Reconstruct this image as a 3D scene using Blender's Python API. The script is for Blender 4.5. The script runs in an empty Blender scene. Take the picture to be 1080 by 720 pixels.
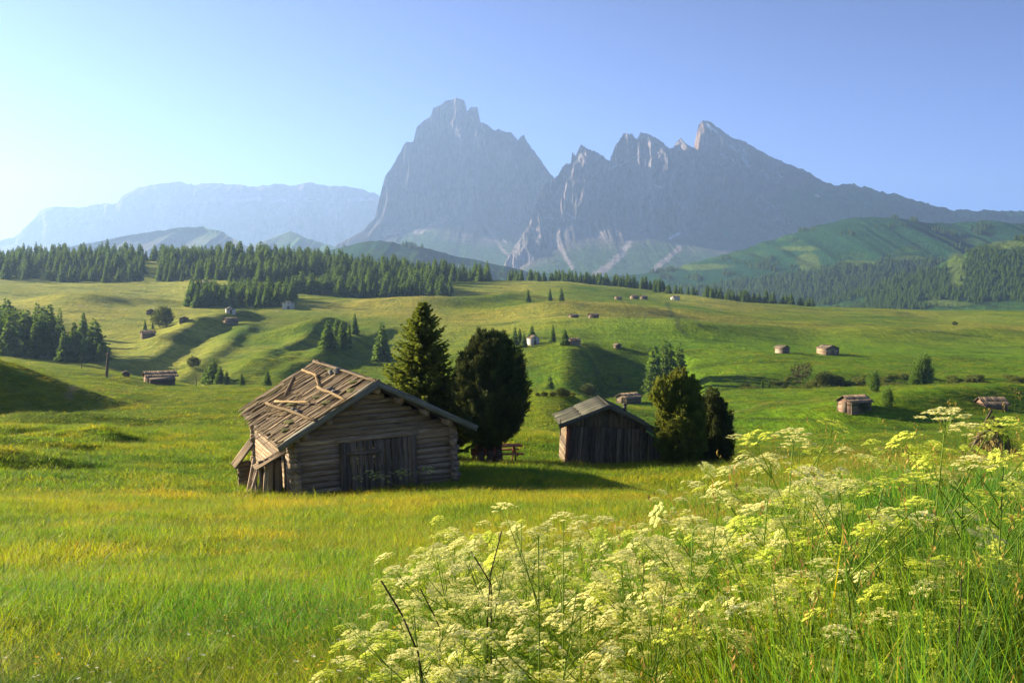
import bpy, bmesh, math, random
import numpy as np
from mathutils import Vector, Matrix

# ------------------------------------------------------------------ camera, sky, sun, exposure
SC = bpy.context.scene
COL = SC.collection
R = math.radians
F = 1158.0            # focal length in photo pixels (photo 1080 wide, horizon at row 300)
SUN_EL, SUN_AZ = R(17.5), R(-65.0)          # azimuth from the view direction (+Y), negative = left
cam = bpy.data.cameras.new('camera'); cam_o = bpy.data.objects.new('camera', cam); COL.objects.link(cam_o)
cam.sensor_width = 36.0; cam.lens = 36.0 * F / 1080.0; cam.shift_y = -60.0 / 1080.0
cam.clip_start = 0.05; cam.clip_end = 60000
cam_o.location = (0, 0, 0); cam_o.rotation_euler = (R(90), 0, 0)
SC.camera = cam_o
world = bpy.data.worlds.new('World'); SC.world = world; world.use_nodes = True
wn = world.node_tree.nodes; wl = world.node_tree.links
sky = wn.new('ShaderNodeTexSky'); sky.sky_type = 'NISHITA'; sky.sun_disc = False
sky.sun_elevation = SUN_EL; sky.sun_rotation = SUN_AZ
sky.altitude = 4200; sky.air_density = 0.9; sky.dust_density = 1.3; sky.ozone_density = 8.0
hsv = wn.new('ShaderNodeHueSaturation'); hsv.inputs['Saturation'].default_value = 0.72; hsv.inputs['Hue'].default_value = 0.500; hsv.inputs['Value'].default_value = 0.30
wl.new(sky.outputs[0], hsv.inputs['Color']); gam = wn.new('ShaderNodeGamma'); gam.inputs[1].default_value = 1.75; wl.new(hsv.outputs[0], gam.inputs[0]); wl.new(gam.outputs[0], wn['Background'].inputs[0]); wn['Background'].inputs[1].default_value = 0.14
sun = bpy.data.lights.new('sun', 'SUN'); sun_o = bpy.data.objects.new('sun', sun); COL.objects.link(sun_o)
sun.energy = 5.0; sun.angle = R(0.5); sun.color = (1.0, 0.84, 0.58)
S_DIR = Vector((math.sin(SUN_AZ) * math.cos(SUN_EL), math.cos(SUN_AZ) * math.cos(SUN_EL), math.sin(SUN_EL)))
sun_o.rotation_euler = S_DIR.to_track_quat('Z', 'Y').to_euler()
SC.view_settings.view_transform = 'Standard'; SC.view_settings.look = 'None'
SC.view_settings.gamma = 1.0; SC.view_settings.use_curve_mapping = False
SC.view_settings.exposure = 2.05
SC.render.engine = 'CYCLES'
cy = SC.cycles
cy.use_denoising = True; cy.use_adaptive_sampling = False; cy.max_bounces = 6; cy.diffuse_bounces = 3; cy.glossy_bounces = 1
cy.transmission_bounces = 3; cy.transparent_max_bounces = 6; cy.volume_bounces = 1
cy.caustics_reflective = False; cy.caustics_refractive = False; cy.sample_clamp_indirect = 6.0
HAZE_DENSITY = 0.86e-4

# ------------------------------------------------------------------ helpers
rng = np.random.default_rng(7)
random.seed(7)

def _hash(ix, iy, seed):
    h = (ix.astype(np.int64) * 374761393 + iy.astype(np.int64) * 668265263 + seed * 1442695041) & 0xffffffff
    h = ((h ^ (h >> 13)) * 1274126177) & 0xffffffff
    return ((h ^ (h >> 16)) & 0xffff) / 65535.0

def vnoise(x, y, seed=0):
    x = np.asarray(x, float); y = np.asarray(y, float)
    ix = np.floor(x); iy = np.floor(y); fx = x - ix; fy = y - iy
    fx = fx * fx * fx * (fx * (fx * 6 - 15) + 10); fy = fy * fy * fy * (fy * (fy * 6 - 15) + 10)
    a = _hash(ix, iy, seed); b = _hash(ix + 1, iy, seed); c = _hash(ix, iy + 1, seed); d = _hash(ix + 1, iy + 1, seed)
    return (a + (b - a) * fx) * (1 - fy) + (c + (d - c) * fx) * fy - 0.5

def fbm(x, y, oct=4, seed=0, gain=0.5):
    r = 0; amp = 1.0; s = 0
    for o in range(oct):
        r = r + amp * vnoise(np.asarray(x) * 2 ** o + 17.3 * o, np.asarray(y) * 2 ** o - 9.1 * o, seed + o); s += amp; amp *= gain
    return r / s * 2

def ridged(x, y, oct=4, seed=0, gain=0.5):
    r = 0; amp = 1.0; s = 0
    for o in range(oct):
        r = r + amp * (1 - 2 * np.abs(2 * vnoise(np.asarray(x) * 2 ** o + 5.7 * o, np.asarray(y) * 2 ** o + 3.3 * o, seed + o))); s += amp; amp *= gain
    return r / s

def sstep(a, b, x):
    t = np.clip((np.asarray(x, float) - a) / (b - a), 0, 1); return t * t * (3 - 2 * t)

def pchip(xs, ys, x):
    xs = np.asarray(xs, float); ys = np.asarray(ys, float); h = np.diff(xs); d = np.diff(ys) / h
    m = np.zeros_like(ys); m[0] = d[0]; m[-1] = d[-1]
    for i in range(1, len(xs) - 1):
        if d[i - 1] * d[i] > 0:
            w1 = 2 * h[i] + h[i - 1]; w2 = h[i] + 2 * h[i - 1]
            m[i] = (w1 + w2) / (w1 / d[i - 1] + w2 / d[i])
    x = np.clip(x, xs[0], xs[-1]); i = np.clip(np.searchsorted(xs, x) - 1, 0, len(xs) - 2)
    t = (x - xs[i]) / h[i]; t2 = t * t; t3 = t2 * t
    return (2*t3 - 3*t2 + 1) * ys[i] + (t3 - 2*t2 + t) * h[i] * m[i] + (-2*t3 + 3*t2) * ys[i+1] + (t3 - t2) * h[i] * m[i+1]

def np_mesh(name, verts, faces, smooth=True):
    """verts (n,3) array, faces (m,k) index array (all the same k)"""
    me = bpy.data.meshes.new(name); verts = np.asarray(verts, np.float32); faces = np.asarray(faces, np.int32)
    me.vertices.add(len(verts)); me.vertices.foreach_set('co', verts.ravel())
    k = faces.shape[1]; me.loops.add(faces.size); me.loops.foreach_set('vertex_index', faces.ravel())
    me.polygons.add(len(faces)); me.polygons.foreach_set('loop_start', np.arange(0, faces.size, k, dtype=np.int32))
    if smooth: me.polygons.foreach_set('use_smooth', np.ones(len(faces), bool))
    me.update(calc_edges=True); me.validate(); return me

def set_attr(me, name, arr, typ='FLOAT', dom='POINT'):
    a = me.attributes.new(name, typ, dom)
    arr = np.asarray(arr, np.float32)
    if typ == 'FLOAT': a.data.foreach_set('value', arr.ravel())
    elif typ == 'FLOAT_VECTOR': a.data.foreach_set('vector', arr.ravel())
    elif typ == 'FLOAT_COLOR':
        if arr.shape[1] == 3: arr = np.concatenate([arr, np.ones((len(arr), 1), np.float32)], 1)
        a.data.foreach_set('color', arr.ravel())

def grid_faces(nr, nc):
    i = np.arange(nr - 1)[:, None] * nc + np.arange(nc - 1)[None, :]
    return np.stack([i, i + 1, i + nc + 1, i + nc], -1).reshape(-1, 4)

def link(name, me, mat=None, parent=None, loc=None, rot=None):
    o = bpy.data.objects.new(name, me); COL.objects.link(o)
    if mat is not None and len(me.materials) == 0: me.materials.append(mat)
    if parent: o.parent = parent
    if loc is not None: o.location = loc
    if rot is not None: o.rotation_euler = rot
    return o

def tag(o, label=None, cat=None, group=None, kind=None):
    if label: o['label'] = label
    if cat: o['category'] = cat
    if group: o['group'] = group
    if kind: o['kind'] = kind
    return o

def empty(name, loc, rot=(0, 0, 0), scale=1.0):
    o = bpy.data.objects.new(name, None); COL.objects.link(o); o.location = loc; o.rotation_euler = rot
    o.scale = (scale,) * 3; o.empty_display_size = 0.2; return o

def copy_tree(o, parent=None):
    c = o.copy(); COL.objects.link(c)
    if parent: c.parent = parent
    for ch in o.children: copy_tree(ch, c)
    return c

def X_of(u, Y): return (np.asarray(u, float) - 540.0) / F * np.asarray(Y, float)
def Z_of(v, Y): return -(np.asarray(v, float) - 300.0) / F * np.asarray(Y, float)

# ---- node helper
class NT:
    def __init__(s, name):
        s.m = bpy.data.materials.new(name); s.m.use_nodes = True; s.t = s.m.node_tree; s.n = s.t.nodes; s.l = s.t.links
        s.b = s.n['Principled BSDF']; s.out = s.n['Material Output']
        s.b.inputs['Roughness'].default_value = 0.9; s.b.inputs['Specular IOR Level'].default_value = 0.2
    def node(s, typ, **kw):
        n = s.n.new(typ)
        for k, v in kw.items(): setattr(n, k, v)
        return n
    def set(s, sock, v):
        if hasattr(v, 'is_output') or isinstance(v, bpy.types.NodeSocket): s.l.new(v, sock)
        else: sock.default_value = v
    def noise(s, scale, vec=None, detail=4, rough=0.55, dist=0.0, dim='3D'):
        n = s.node('ShaderNodeTexNoise'); n.noise_dimensions = dim
        n.inputs['Scale'].default_value = scale; n.inputs['Detail'].default_value = detail
        n.inputs['Roughness'].default_value = rough; n.inputs['Distortion'].default_value = dist
        if vec is not None: s.l.new(vec, n.inputs['Vector'])
        return n.outputs['Fac']
    def ramp(s, fac, stops):
        n = s.node('ShaderNodeValToRGB'); e = n.color_ramp.elements
        while len(e) < len(stops): e.new(0.5)
        for x, (p, c) in zip(e, stops): x.position = p; x.color = (*c, 1) if len(c) == 3 else c
        s.l.new(fac, n.inputs[0]); return n.outputs[0]
    def mix(s, fac, a, b, mode='MIX'):
        n = s.node('ShaderNodeMix'); n.data_type = 'RGBA'; n.blend_type = mode
        s.set(n.inputs['Factor'], fac)
        for sock, v in ((n.inputs['A'], a), (n.inputs['B'], b)):
            v4 = n.inputs
        A = [i for i in n.inputs if i.name == 'A' and i.type == 'RGBA'][0]; B = [i for i in n.inputs if i.name == 'B' and i.type == 'RGBA'][0]
        s.set(A, (*a, 1) if isinstance(a, tuple) and len(a) == 3 else a); s.set(B, (*b, 1) if isinstance(b, tuple) and len(b) == 3 else b)
        return [o for o in n.outputs if o.type == 'RGBA'][0]
    def math(s, op, a, b=0.0, c=None):
        n = s.node('ShaderNodeMath', operation=op); s.set(n.inputs[0], a); s.set(n.inputs[1], b)
        if c is not None: s.set(n.inputs[2], c)
        return n.outputs[0]
    def attr(s, name, typ='GEOMETRY', out='Color'):
        n = s.node('ShaderNodeAttribute'); n.attribute_name = name; n.attribute_type = typ; return n.outputs[out]
    def objco(s): return s.node('ShaderNodeTexCoord').outputs['Object']
    def pos(s): return s.node('ShaderNodeNewGeometry').outputs['Position']
    def mapping(s, vec, scale=(1, 1, 1), rot=(0, 0, 0)):
        n = s.node('ShaderNodeMapping'); s.l.new(vec, n.inputs[0]); n.inputs['Scale'].default_value = scale; n.inputs['Rotation'].default_value = rot; return n.outputs[0]
    def bump(s, h, strength=0.5, dist=0.05):
        n = s.node('ShaderNodeBump'); n.inputs['Strength'].default_value = strength; n.inputs['Distance'].default_value = dist
        s.l.new(h, n.inputs['Height']); s.l.new(n.outputs[0], s.b.inputs['Normal']); return n
    def color(s, c): s.set(s.b.inputs['Base Color'], (*c, 1) if isinstance(c, tuple) and len(c) == 3 else c)
    def rough(s, v): s.set(s.b.inputs['Roughness'], v)
    def translucent(s, col, fac):
        """thin leaf: diffuse mixed with translucency"""
        t = s.node('ShaderNodeBsdfTranslucent'); s.set(t.inputs[0], (*col, 1) if isinstance(col, tuple) else col)
        m = s.node('ShaderNodeMixShader'); m.inputs[0].default_value = fac
        s.l.new(s.b.outputs[0], m.inputs[1]); s.l.new(t.outputs[0], m.inputs[2]); s.l.new(m.outputs[0], s.out.inputs['Surface'])
# ------------------------------------------------------------------ terrain (columns u, list of (Y, v))
TCOLS = {
 -400: [(45,504),(60,482),(90,456),(120,436),(170,412),(230,396),(300,386),(420,372),(600,322),(750,315),(900,300),(1100,287),(1300,288),(2000,303),(3500,335)],
 -100: [(45,502),(60,480),(90,456),(120,436),(170,412),(240,393),(300,383),(350,384),(420,373),(500,350),(600,326),(700,316),(760,312),(850,299),(950,294),(1050,283),(1150,278),(1300,281),(2000,302),(3500,335)],
 0:    [(8,692),(20,573),(45,500),(60,479),(90,455),(120,436),(150,420),(170,411),(200,402),(240,392),(300,384),(350,386),(420,375),(500,350),(600,328),(700,318),(760,314),(850,301),(950,295),(1050,282),(1150,275),(1300,279),(2000,303),(3500,335)],
 90:   [(8,692),(20,573),(45,500),(60,479),(90,455),(120,437),(150,421),(165,413),(200,405),(240,397),(290,391),(340,398),(400,388),(480,368),(560,343),(650,322),(760,320),(820,313),(900,303),(980,295),(1060,281),(1150,273),(1300,277),(2000,303),(3500,335)],
 170:  [(8,692),(20,573),(45,500),(60,477),(120,437),(190,416),(240,406),(270,402),(310,404),(350,412),(410,398),(500,365),(580,340),(660,325),(760,323),(830,319),(920,302),(980,294),(1060,282),(1150,275),(1300,279),(2000,303),(3500,335)],
 280:  [(8,688),(20,571),(38,519),(60,477),(120,436),(190,416),(235,408),(250,407),(290,422),(340,408),(420,380),(500,358),(620,336),(700,324),(850,305),(960,290),(1060,281),(1150,274),(1350,279),(2000,303),(3500,335)],
 400:  [(8,682),(20,568),(38,515),(60,474),(80,464),(120,450),(200,436),(235,428),(260,425),(300,428),(350,410),(420,382),(500,358),(620,336),(780,317),(900,306),(1030,293),(1150,287),(1350,291),(2000,305),(3500,335)],
 500:  [(8,676),(20,565),(38,512),(52,488),(64,470),(76,462),(90,464),(130,468),(170,450),(210,430),(250,428),(310,420),(360,394),(420,373),(500,354),(620,336),(800,318),(950,304),(1080,297),(1250,296),(1500,303),(2200,318),(3500,335)],
 590:  [(8,668),(20,561),(38,511),(52,490),(62,474),(74,464),(85,466),(115,482),(150,456),(185,426),(205,416),(225,421),(260,430),(300,419),(340,396),(390,373),(500,345),(700,322),(900,307),(1050,299),(1180,297),(1400,303),(2200,318),(3500,335)],
 640:  [(8,660),(20,556),(38,511),(52,492),(60,484),(70,482),(90,492),(130,488),(180,455),(220,430),(260,421),(290,421),(330,415),(370,394),(410,372),(500,347),(700,326),(900,311),(1080,302),(1200,301),(1500,310),(2200,322),(3500,338)],
 710:  [(8,648),(20,548),(38,510),(46,494),(55,487),(70,494),(110,490),(160,470),(220,440),(255,422),(285,414),(320,417),(365,398),(410,376),(500,352),(700,331),(900,317),(1080,309),(1200,308),(1500,316),(2200,330),(3500,340)],
 800:  [(8,625),(12,580),(20,530),(30,504),(42,491),(50,490),(70,502),(110,490),(150,472),(200,446),(250,421),(270,415),(285,412),(294,413),(306,420),(322,416),(340,405),(352,395),(385,383),(450,366),(600,347),(800,332),(980,322),(1060,320),(1250,330),(2000,352),(3500,350)],
 900:  [(6,660),(9,575),(14,527),(22,503),(32,492),(42,491),(60,503),(110,488),(150,467),(200,442),(250,424),(262,417),(285,409),(294,409),(306,420),(325,416),(342,405),(352,396),(400,381),(500,363),(700,344),(900,331),(1020,326),(1250,338),(2000,358),(3500,355)],
 1000: [(5,700),(8,585),(14,520),(20,500),(28,491),(36,494),(60,506),(110,487),(150,464),(200,440),(250,420),(262,416),(285,408),(294,409),(306,420),(325,416),(342,405),(352,397),(400,386),(500,367),(700,347),(900,334),(1030,328),(1250,340),(2000,360),(3500,355)],
 1100: [(5,695),(8,580),(14,512),(20,492),(26,486),(34,490),(60,506),(110,488),(150,465),(200,441),(250,422),(262,416),(285,409),(294,410),(306,420),(325,416),(342,406),(352,398),(400,388),(500,368),(700,347),(900,334),(1030,328),(1250,340),(2000,360),(3500,355)],
 1500: [(5,690),(8,570),(14,500),(20,478),(26,475),(34,482),(60,505),(110,488),(150,465),(200,441),(250,422),(262,416),(285,409),(294,410),(306,420),(325,416),(342,406),(352,398),(400,388),(500,368),(700,347),(900,334),(1030,328),(1250,340),(2000,360),(3500,355)],
}
_SK = lambda Y: np.log(np.asarray(Y, float) + 4.0)
_SG = np.linspace(_SK(0.0), _SK(20000), 1200)
_UC = np.array(sorted(TCOLS)); _YG = np.exp(_SG) - 4.0
_TB = []
for _u in _UC:
    pts = [(Y, float(Z_of(v, Y))) for Y, v in TCOLS[_u]]
    z1 = pts[0][1]; y1 = pts[0][0]
    near = [(0.0, -1.62), (2.0, -1.62 + (z1 + 1.62) * (2.0 / y1) * 0.85)]
    if y1 > 30: near.append((8.0, -2.7)); near.append((20, -4.7))
    far = [(6000, -230.0), (20000, -260.0)]
    p = near + pts + far
    _TB.append(pchip([_SK(a) for a, b in p], [b for a, b in p], _SG))
_TB = np.array(_TB)                       # (ncols, nS)

RIDGES = [  # spurs on the meadow slope across the valley: u0,v0,Y0, u1,Y1, half width, height
 (165,402,338, 268,575, 6.5, 1.9), (228,404,340, 352,570, 6.0, 2.1), (282,402,345, 392,540, 6.0, 1.9), (335,385,410, 415,540, 6.0, 1.7), (250,404,345, 330,450, 4.0, 1.1),
 (300,360,500, 360,600, 10, 2.4), (120,398,400, 200,520, 9, 2.4), (190,360,520, 262,640, 12, 3.0), (150,372,480, 225,560, 9, 2.0),
 (540,452,160, 590,205, 9, 0.9), (880,450,190, 1080,265, 14, 2.5), (20,480,60, 150,70, 3, 0.35), (-40,470,72, 130,84, 4, 0.6), (-60,500,46, 70,52, 2.5, 0.4), (-20,447,92, 170,104, 5, 0.5), (100,500,62,122,63,1.4,0.35),
 (700,352,480, 830,600, 30, 3.0), (880,352,560, 1080,640, 40, 3.0), (560,330,600, 700,700, 40, 3.0), (420,322,700, 560,800, 35, 5.0),(40,325,640,200,740,30,4.0),
]
def terrain(X, Y):
    X = np.asarray(X, float); Y = np.asarray(Y, float)
    r = np.hypot(X, Y); D = np.maximum(Y, 0.55 * r) + 1e-6
    u = np.clip(540 + F * X / D, _UC[0], _UC[-1])
    s = _SK(D); si = np.clip((s - _SG[0]) / (_SG[1] - _SG[0]), 0, len(_SG) - 1.001); s0 = si.astype(int); sf = si - s0
    z = None
    # cubic (Catmull-Rom style, clamped) across columns
    i = np.clip(np.searchsorted(_UC, u) - 1, 0, len(_UC) - 2); t = (u - _UC[i]) / (_UC[i + 1] - _UC[i])
    row = lambda j: _TB[j, s0] * (1 - sf) + _TB[j, s0 + 1] * sf
    a, b = row(i), row(i + 1); pm, pn = row(np.clip(i - 1, 0, None)), row(np.clip(i + 2, None, len(_UC) - 1))
    h = (_UC[i + 1] - _UC[i]).astype(float)
    hm = np.where(i > 0, _UC[i] - _UC[np.clip(i - 1, 0, None)], h); hn = np.where(i < len(_UC) - 2, _UC[np.clip(i + 2, None, len(_UC) - 1)] - _UC[i + 1], h)
    m0 = (b - pm) / (h + hm) * h; m1 = (pn - a) / (h + hn) * h
    m0 *= 0.8; m1 *= 0.8
    t2 = t * t; t3 = t2 * t
    z = (2*t3-3*t2+1) * a + (t3-2*t2+t) * m0 + (-2*t3+3*t2) * b + (t3-t2) * m1
    for (ua, va, Ya, ub, Yb, w, hh) in RIDGES:
        xa, xb = (ua-540)/F*Ya, (ub-540)/F*Yb; dx, dy = xb-xa, Yb-Ya; L = math.hypot(dx, dy)
        q = ((X-xa)*dx + (Y-Ya)*dy) / L; e = ((X-xa)*dy - (Y-Ya)*dx) / L
        e = e + 0.35 * w * fbm(q / (3*w), e * 0 + ua, 3, 5)
        prof = np.where(e > 0, np.exp(-(e / (0.8*w))**2), np.exp(-(e / (1.35*w))**2))      # steeper side towards the right (shade)
        env = sstep(-0.12*L, 0.2*L, q) * (1 - sstep(0.75*L, 1.1*L, q))
        z = z + (1.55 if Ya > 150 else 1.0) * hh * prof * env
    # bank with the shaded hollow beyond the small hut
    Xb = (617 - 540) / F * D
    e = X - Xb - 3.0 * fbm(D / 25.0, D * 0, 3, 3)
    win = sstep(270, 315, D) * (1 - sstep(395, 440, D))
    z = z - 10.5 * sstep(0, 8, e) * (1 - sstep(22, 40, e)) * win + 1.8 * np.exp(-((e + 5) / 6.0)**2) * win
    # steep hillock at the far left and small mounds on the left meadow
    rr = np.hypot(X + 77, (Y - 126) * 1.0) + 1.3 * fbm(X / 12, Y / 12, 3, 6); hk = 0.42 * (30.5 - rr); z = z + np.where(hk > 6, 6 + 7 * np.tanh((hk - 6) / 7), np.log1p(np.exp(np.clip(hk * 1.2, -30, 30))) / 1.2)
    for um, Ym, rx, ry, hm_ in ((10, 70, 10, 4, 0.9), (-10, 55, 7, 3.2, 0.9), (112, 62, 2.6, 2.0, 0.5), (5, 46.5, 4.5, 2.0, 0.6), (40, 92, 12, 5, 0.9), (150, 66, 7, 2.0, 0.4), (160, 95, 12, 4, 0.6), (75, 64, 7, 2.0, 0.45)):
        xm = (um - 540) / F * Ym; q = np.hypot((X - xm) / rx, (Y - Ym) / ry) + 0.25 * fbm(X / 4, Y / 4, 3, int(Ym)); z = z + 0.85 * hm_ * (1 - sstep(0.1, 1.1, q))
    # rolling detail at several scales
    f1 = sstep(30, 90, D)
    z = z + 1.3 * f1 * fbm(X / 60, Y / 60, 3, 11) + 0.45 * f1 * fbm(X / 19, Y / 19, 3, 16) + 3.0 * sstep(250, 600, D) * fbm(X / 150, Y / 150, 4, 12)
    z = z + 0.28 * sstep(8, 30, D) * fbm(X / 9, Y / 9, 3, 13) + 0.06 * fbm(X / 1.6, Y / 1.6, 3, 14)
    z = z + 40 * sstep(1800, 4000, D) * fbm(X / 900, Y / 900, 4, 15)
    return z
def tz(x, y): return float(terrain(np.array([x]), np.array([y]))[0])
def ground(u, Y, dz=0.0):
    x = (u - 540) / F * Y; return Vector((x, Y, tz(x, Y) + dz))

def ground_at(u, vb, Yh, lo=0.62, hi=1.5):
    """the point of the ground seen at (u, vb), searched around the distance Yh"""
    Ys = np.geomspace(Yh * lo, Yh * hi, 260); x = (u - 540) / F * Ys; v = 300 - F * terrain(x, Ys) / Ys
    run = np.minimum.accumulate(v); vis = v <= run + 0.8                       # not hidden by a nearer rise
    cost = np.abs(v - vb) + 3.0 * np.abs(np.log(Ys / Yh)) + np.where(vis, 0, 1.5); Y = float(Ys[int(np.argmin(cost))])
    return ground(u, Y)

# one sheet, polar, denser where the view looks
_az = np.concatenate([np.linspace(-180, -60, 40)[:-1], np.linspace(-60, -29, 50)[:-1], np.linspace(-29, 29, 440)[:-1], np.linspace(29, 60, 40)[:-1], np.linspace(60, 180, 40)])
_rr = np.concatenate([[0.02], np.geomspace(0.5, 40, 150)[:-1], np.geomspace(40, 1300, 420)[:-1], np.geomspace(1300, 13400, 90)])
_A, _RR = np.meshgrid(np.radians(_az), _rr); GX = _RR * np.sin(_A); GY = _RR * np.cos(_A)
GZ = terrain(GX, GY)
land_me = np_mesh('ground', np.stack([GX, GY, GZ], -1).reshape(-1, 3), grid_faces(len(_rr), len(_az))[:, ::-1])
def track(w, cc, *pts):
    return ([tuple(ground_at(u, v, Y)[:2]) for u, v, Y in pts], w, cc)
TRACKS = [track(0.55, (0.36, 0.30, 0.17), (83, 404, 128), (78, 409, 120), (74, 414, 112), (72, 420, 106)), track(1.0, (0.06, 0.09, 0.012), (772, 441, 215), (830, 442, 213), (880, 444, 210), (915, 447, 205)),
          track(2.2, (0.07, 0.11, 0.03), (703, 318, 850), (708, 330, 740), (716, 345, 540), (722, 352, 500)), track(1.2, (0.30, 0.26, 0.12), (560, 322, 720), (610, 322, 740), (660, 318, 800), (705, 318, 860)),
          track(1.0, (0.30, 0.27, 0.13), (1090, 349, 640), (1020, 346, 640), (960, 350, 590)), track(0.8, (0.26, 0.25, 0.1), (905, 436, 250), (860, 421, 262), (800, 428, 245), (768, 436, 230)), track(1.6, (0.34, 0.31, 0.16), (60, 322, 640), (140, 326, 620), (210, 330, 640), (300, 327, 720))]
# what grows where: lush green, yellow-green hay meadow, tan-orange dry grass, dark heath
def meadow_colour(X, Y):
    D = np.maximum(Y, 0.55 * np.hypot(X, Y)); u = 540 + F * X / np.maximum(D, 1e-3)
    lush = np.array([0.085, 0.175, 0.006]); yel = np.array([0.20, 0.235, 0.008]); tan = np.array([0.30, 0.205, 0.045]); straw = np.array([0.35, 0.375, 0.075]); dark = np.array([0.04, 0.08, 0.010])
    n1 = fbm(X / 22, Y / 22, 4, 21); n2 = fbm(X / 90, Y / 140, 4, 22); n3 = fbm(X / 260, Y / 420, 4, 23); n4 = fbm(X / 5, Y / 5, 3, 24)
    c = lush[None] + (yel - lush)[None] * np.clip(0.32 + 0.6 * n1 + 0.25 * n4, 0, 1)[:, None]
    def over(c, col, f): return c + (col[None] - c) * np.clip(f, 0, 1)[:, None]
    c = over(c, yel, 0.7 * sstep(55, 120, D) * (1 - sstep(230, 280, D)) * (1 - sstep(450, 560, u)))
    far = sstep(330, 620, D)
    c = over(c, straw, far * (0.30 + 0.9 * n2) * (1 - 0.6 * sstep(700, 800, u)))
    c = over(c, straw, 0.75 * sstep(255, 290, D) * (1 - sstep(200, 260, u)))
    c = over(c, tan, far * sstep(0.05, 0.45, n3 + 0.35 * n2) * 0.34 * sstep(480, 650, D) )
    c = over(c, lush * 1.3, 0.8 * sstep(120, 170, D) * (1 - sstep(420, 700, D)) * sstep(560, 700, u) )
    c = over(c, dark, 0.6 * sstep(0.25, 0.6, fbm(X / 30, Y / 12, 4, 29)) * sstep(60, 120, D))
    c = over(c, dark * np.array([0.9, 0.9, 1.0]), 0.85 * sstep(316, 324, D) * (1 - sstep(347, 362, D)) * sstep(720, 800, u) * np.clip(0.75 + fbm(X / 18, Y / 10, 3, 30), 0, 1))  # dark heath and scrub tone, with the ditch's shade painted in as well
    c = over(c, tan * 0.8, 0.28 * sstep(0.1, 0.5, fbm(X / 7, Y / 3.5, 4, 27)) * (1 - sstep(50, 90, D)))
    for pl, w, cc in TRACKS:
        best = np.full(X.shape, 1e9)
        for (a, b), (a2, b2) in zip(pl[:-1], pl[1:]):
            L2 = (a2 - a) ** 2 + (b2 - b) ** 2; q = np.clip(((X - a) * (a2 - a) + (Y - b) * (b2 - b)) / L2, 0, 1); best = np.minimum(best, np.hypot(X - a - q * (a2 - a), Y - b - q * (b2 - b)))
        c = over(c, np.array(cc), 0.8 * (1 - sstep(0.4 * w, w, best + 0.4 * w * n4)))
    c = over(c, np.array([0.035, 0.075, 0.018]), sstep(1300, 1900, D))
    return c
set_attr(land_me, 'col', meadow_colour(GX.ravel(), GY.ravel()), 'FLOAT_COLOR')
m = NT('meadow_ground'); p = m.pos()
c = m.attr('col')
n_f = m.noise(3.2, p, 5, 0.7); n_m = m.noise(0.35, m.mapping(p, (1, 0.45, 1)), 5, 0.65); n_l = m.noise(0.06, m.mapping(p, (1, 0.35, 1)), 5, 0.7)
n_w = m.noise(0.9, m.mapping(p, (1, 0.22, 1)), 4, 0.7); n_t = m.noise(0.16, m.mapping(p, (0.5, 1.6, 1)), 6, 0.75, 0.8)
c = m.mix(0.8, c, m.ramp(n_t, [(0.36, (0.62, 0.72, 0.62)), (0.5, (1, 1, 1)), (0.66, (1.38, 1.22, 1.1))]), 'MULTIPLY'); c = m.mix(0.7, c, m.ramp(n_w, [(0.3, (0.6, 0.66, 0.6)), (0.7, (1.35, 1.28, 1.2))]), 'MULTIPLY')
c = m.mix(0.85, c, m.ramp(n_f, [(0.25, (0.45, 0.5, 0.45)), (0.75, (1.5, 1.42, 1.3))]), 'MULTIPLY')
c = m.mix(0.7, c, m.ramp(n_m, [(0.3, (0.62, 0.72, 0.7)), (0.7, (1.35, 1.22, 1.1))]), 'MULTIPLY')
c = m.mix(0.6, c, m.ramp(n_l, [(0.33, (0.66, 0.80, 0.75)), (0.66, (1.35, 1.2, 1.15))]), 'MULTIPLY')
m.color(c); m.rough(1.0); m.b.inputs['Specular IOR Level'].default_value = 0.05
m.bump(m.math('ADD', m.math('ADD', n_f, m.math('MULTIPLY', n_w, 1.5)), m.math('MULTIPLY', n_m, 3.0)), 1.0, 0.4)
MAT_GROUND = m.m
ground_o = tag(link('ground', land_me, MAT_GROUND), 'rolling green and golden alpine meadow ground', None, None, 'structure')

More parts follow.
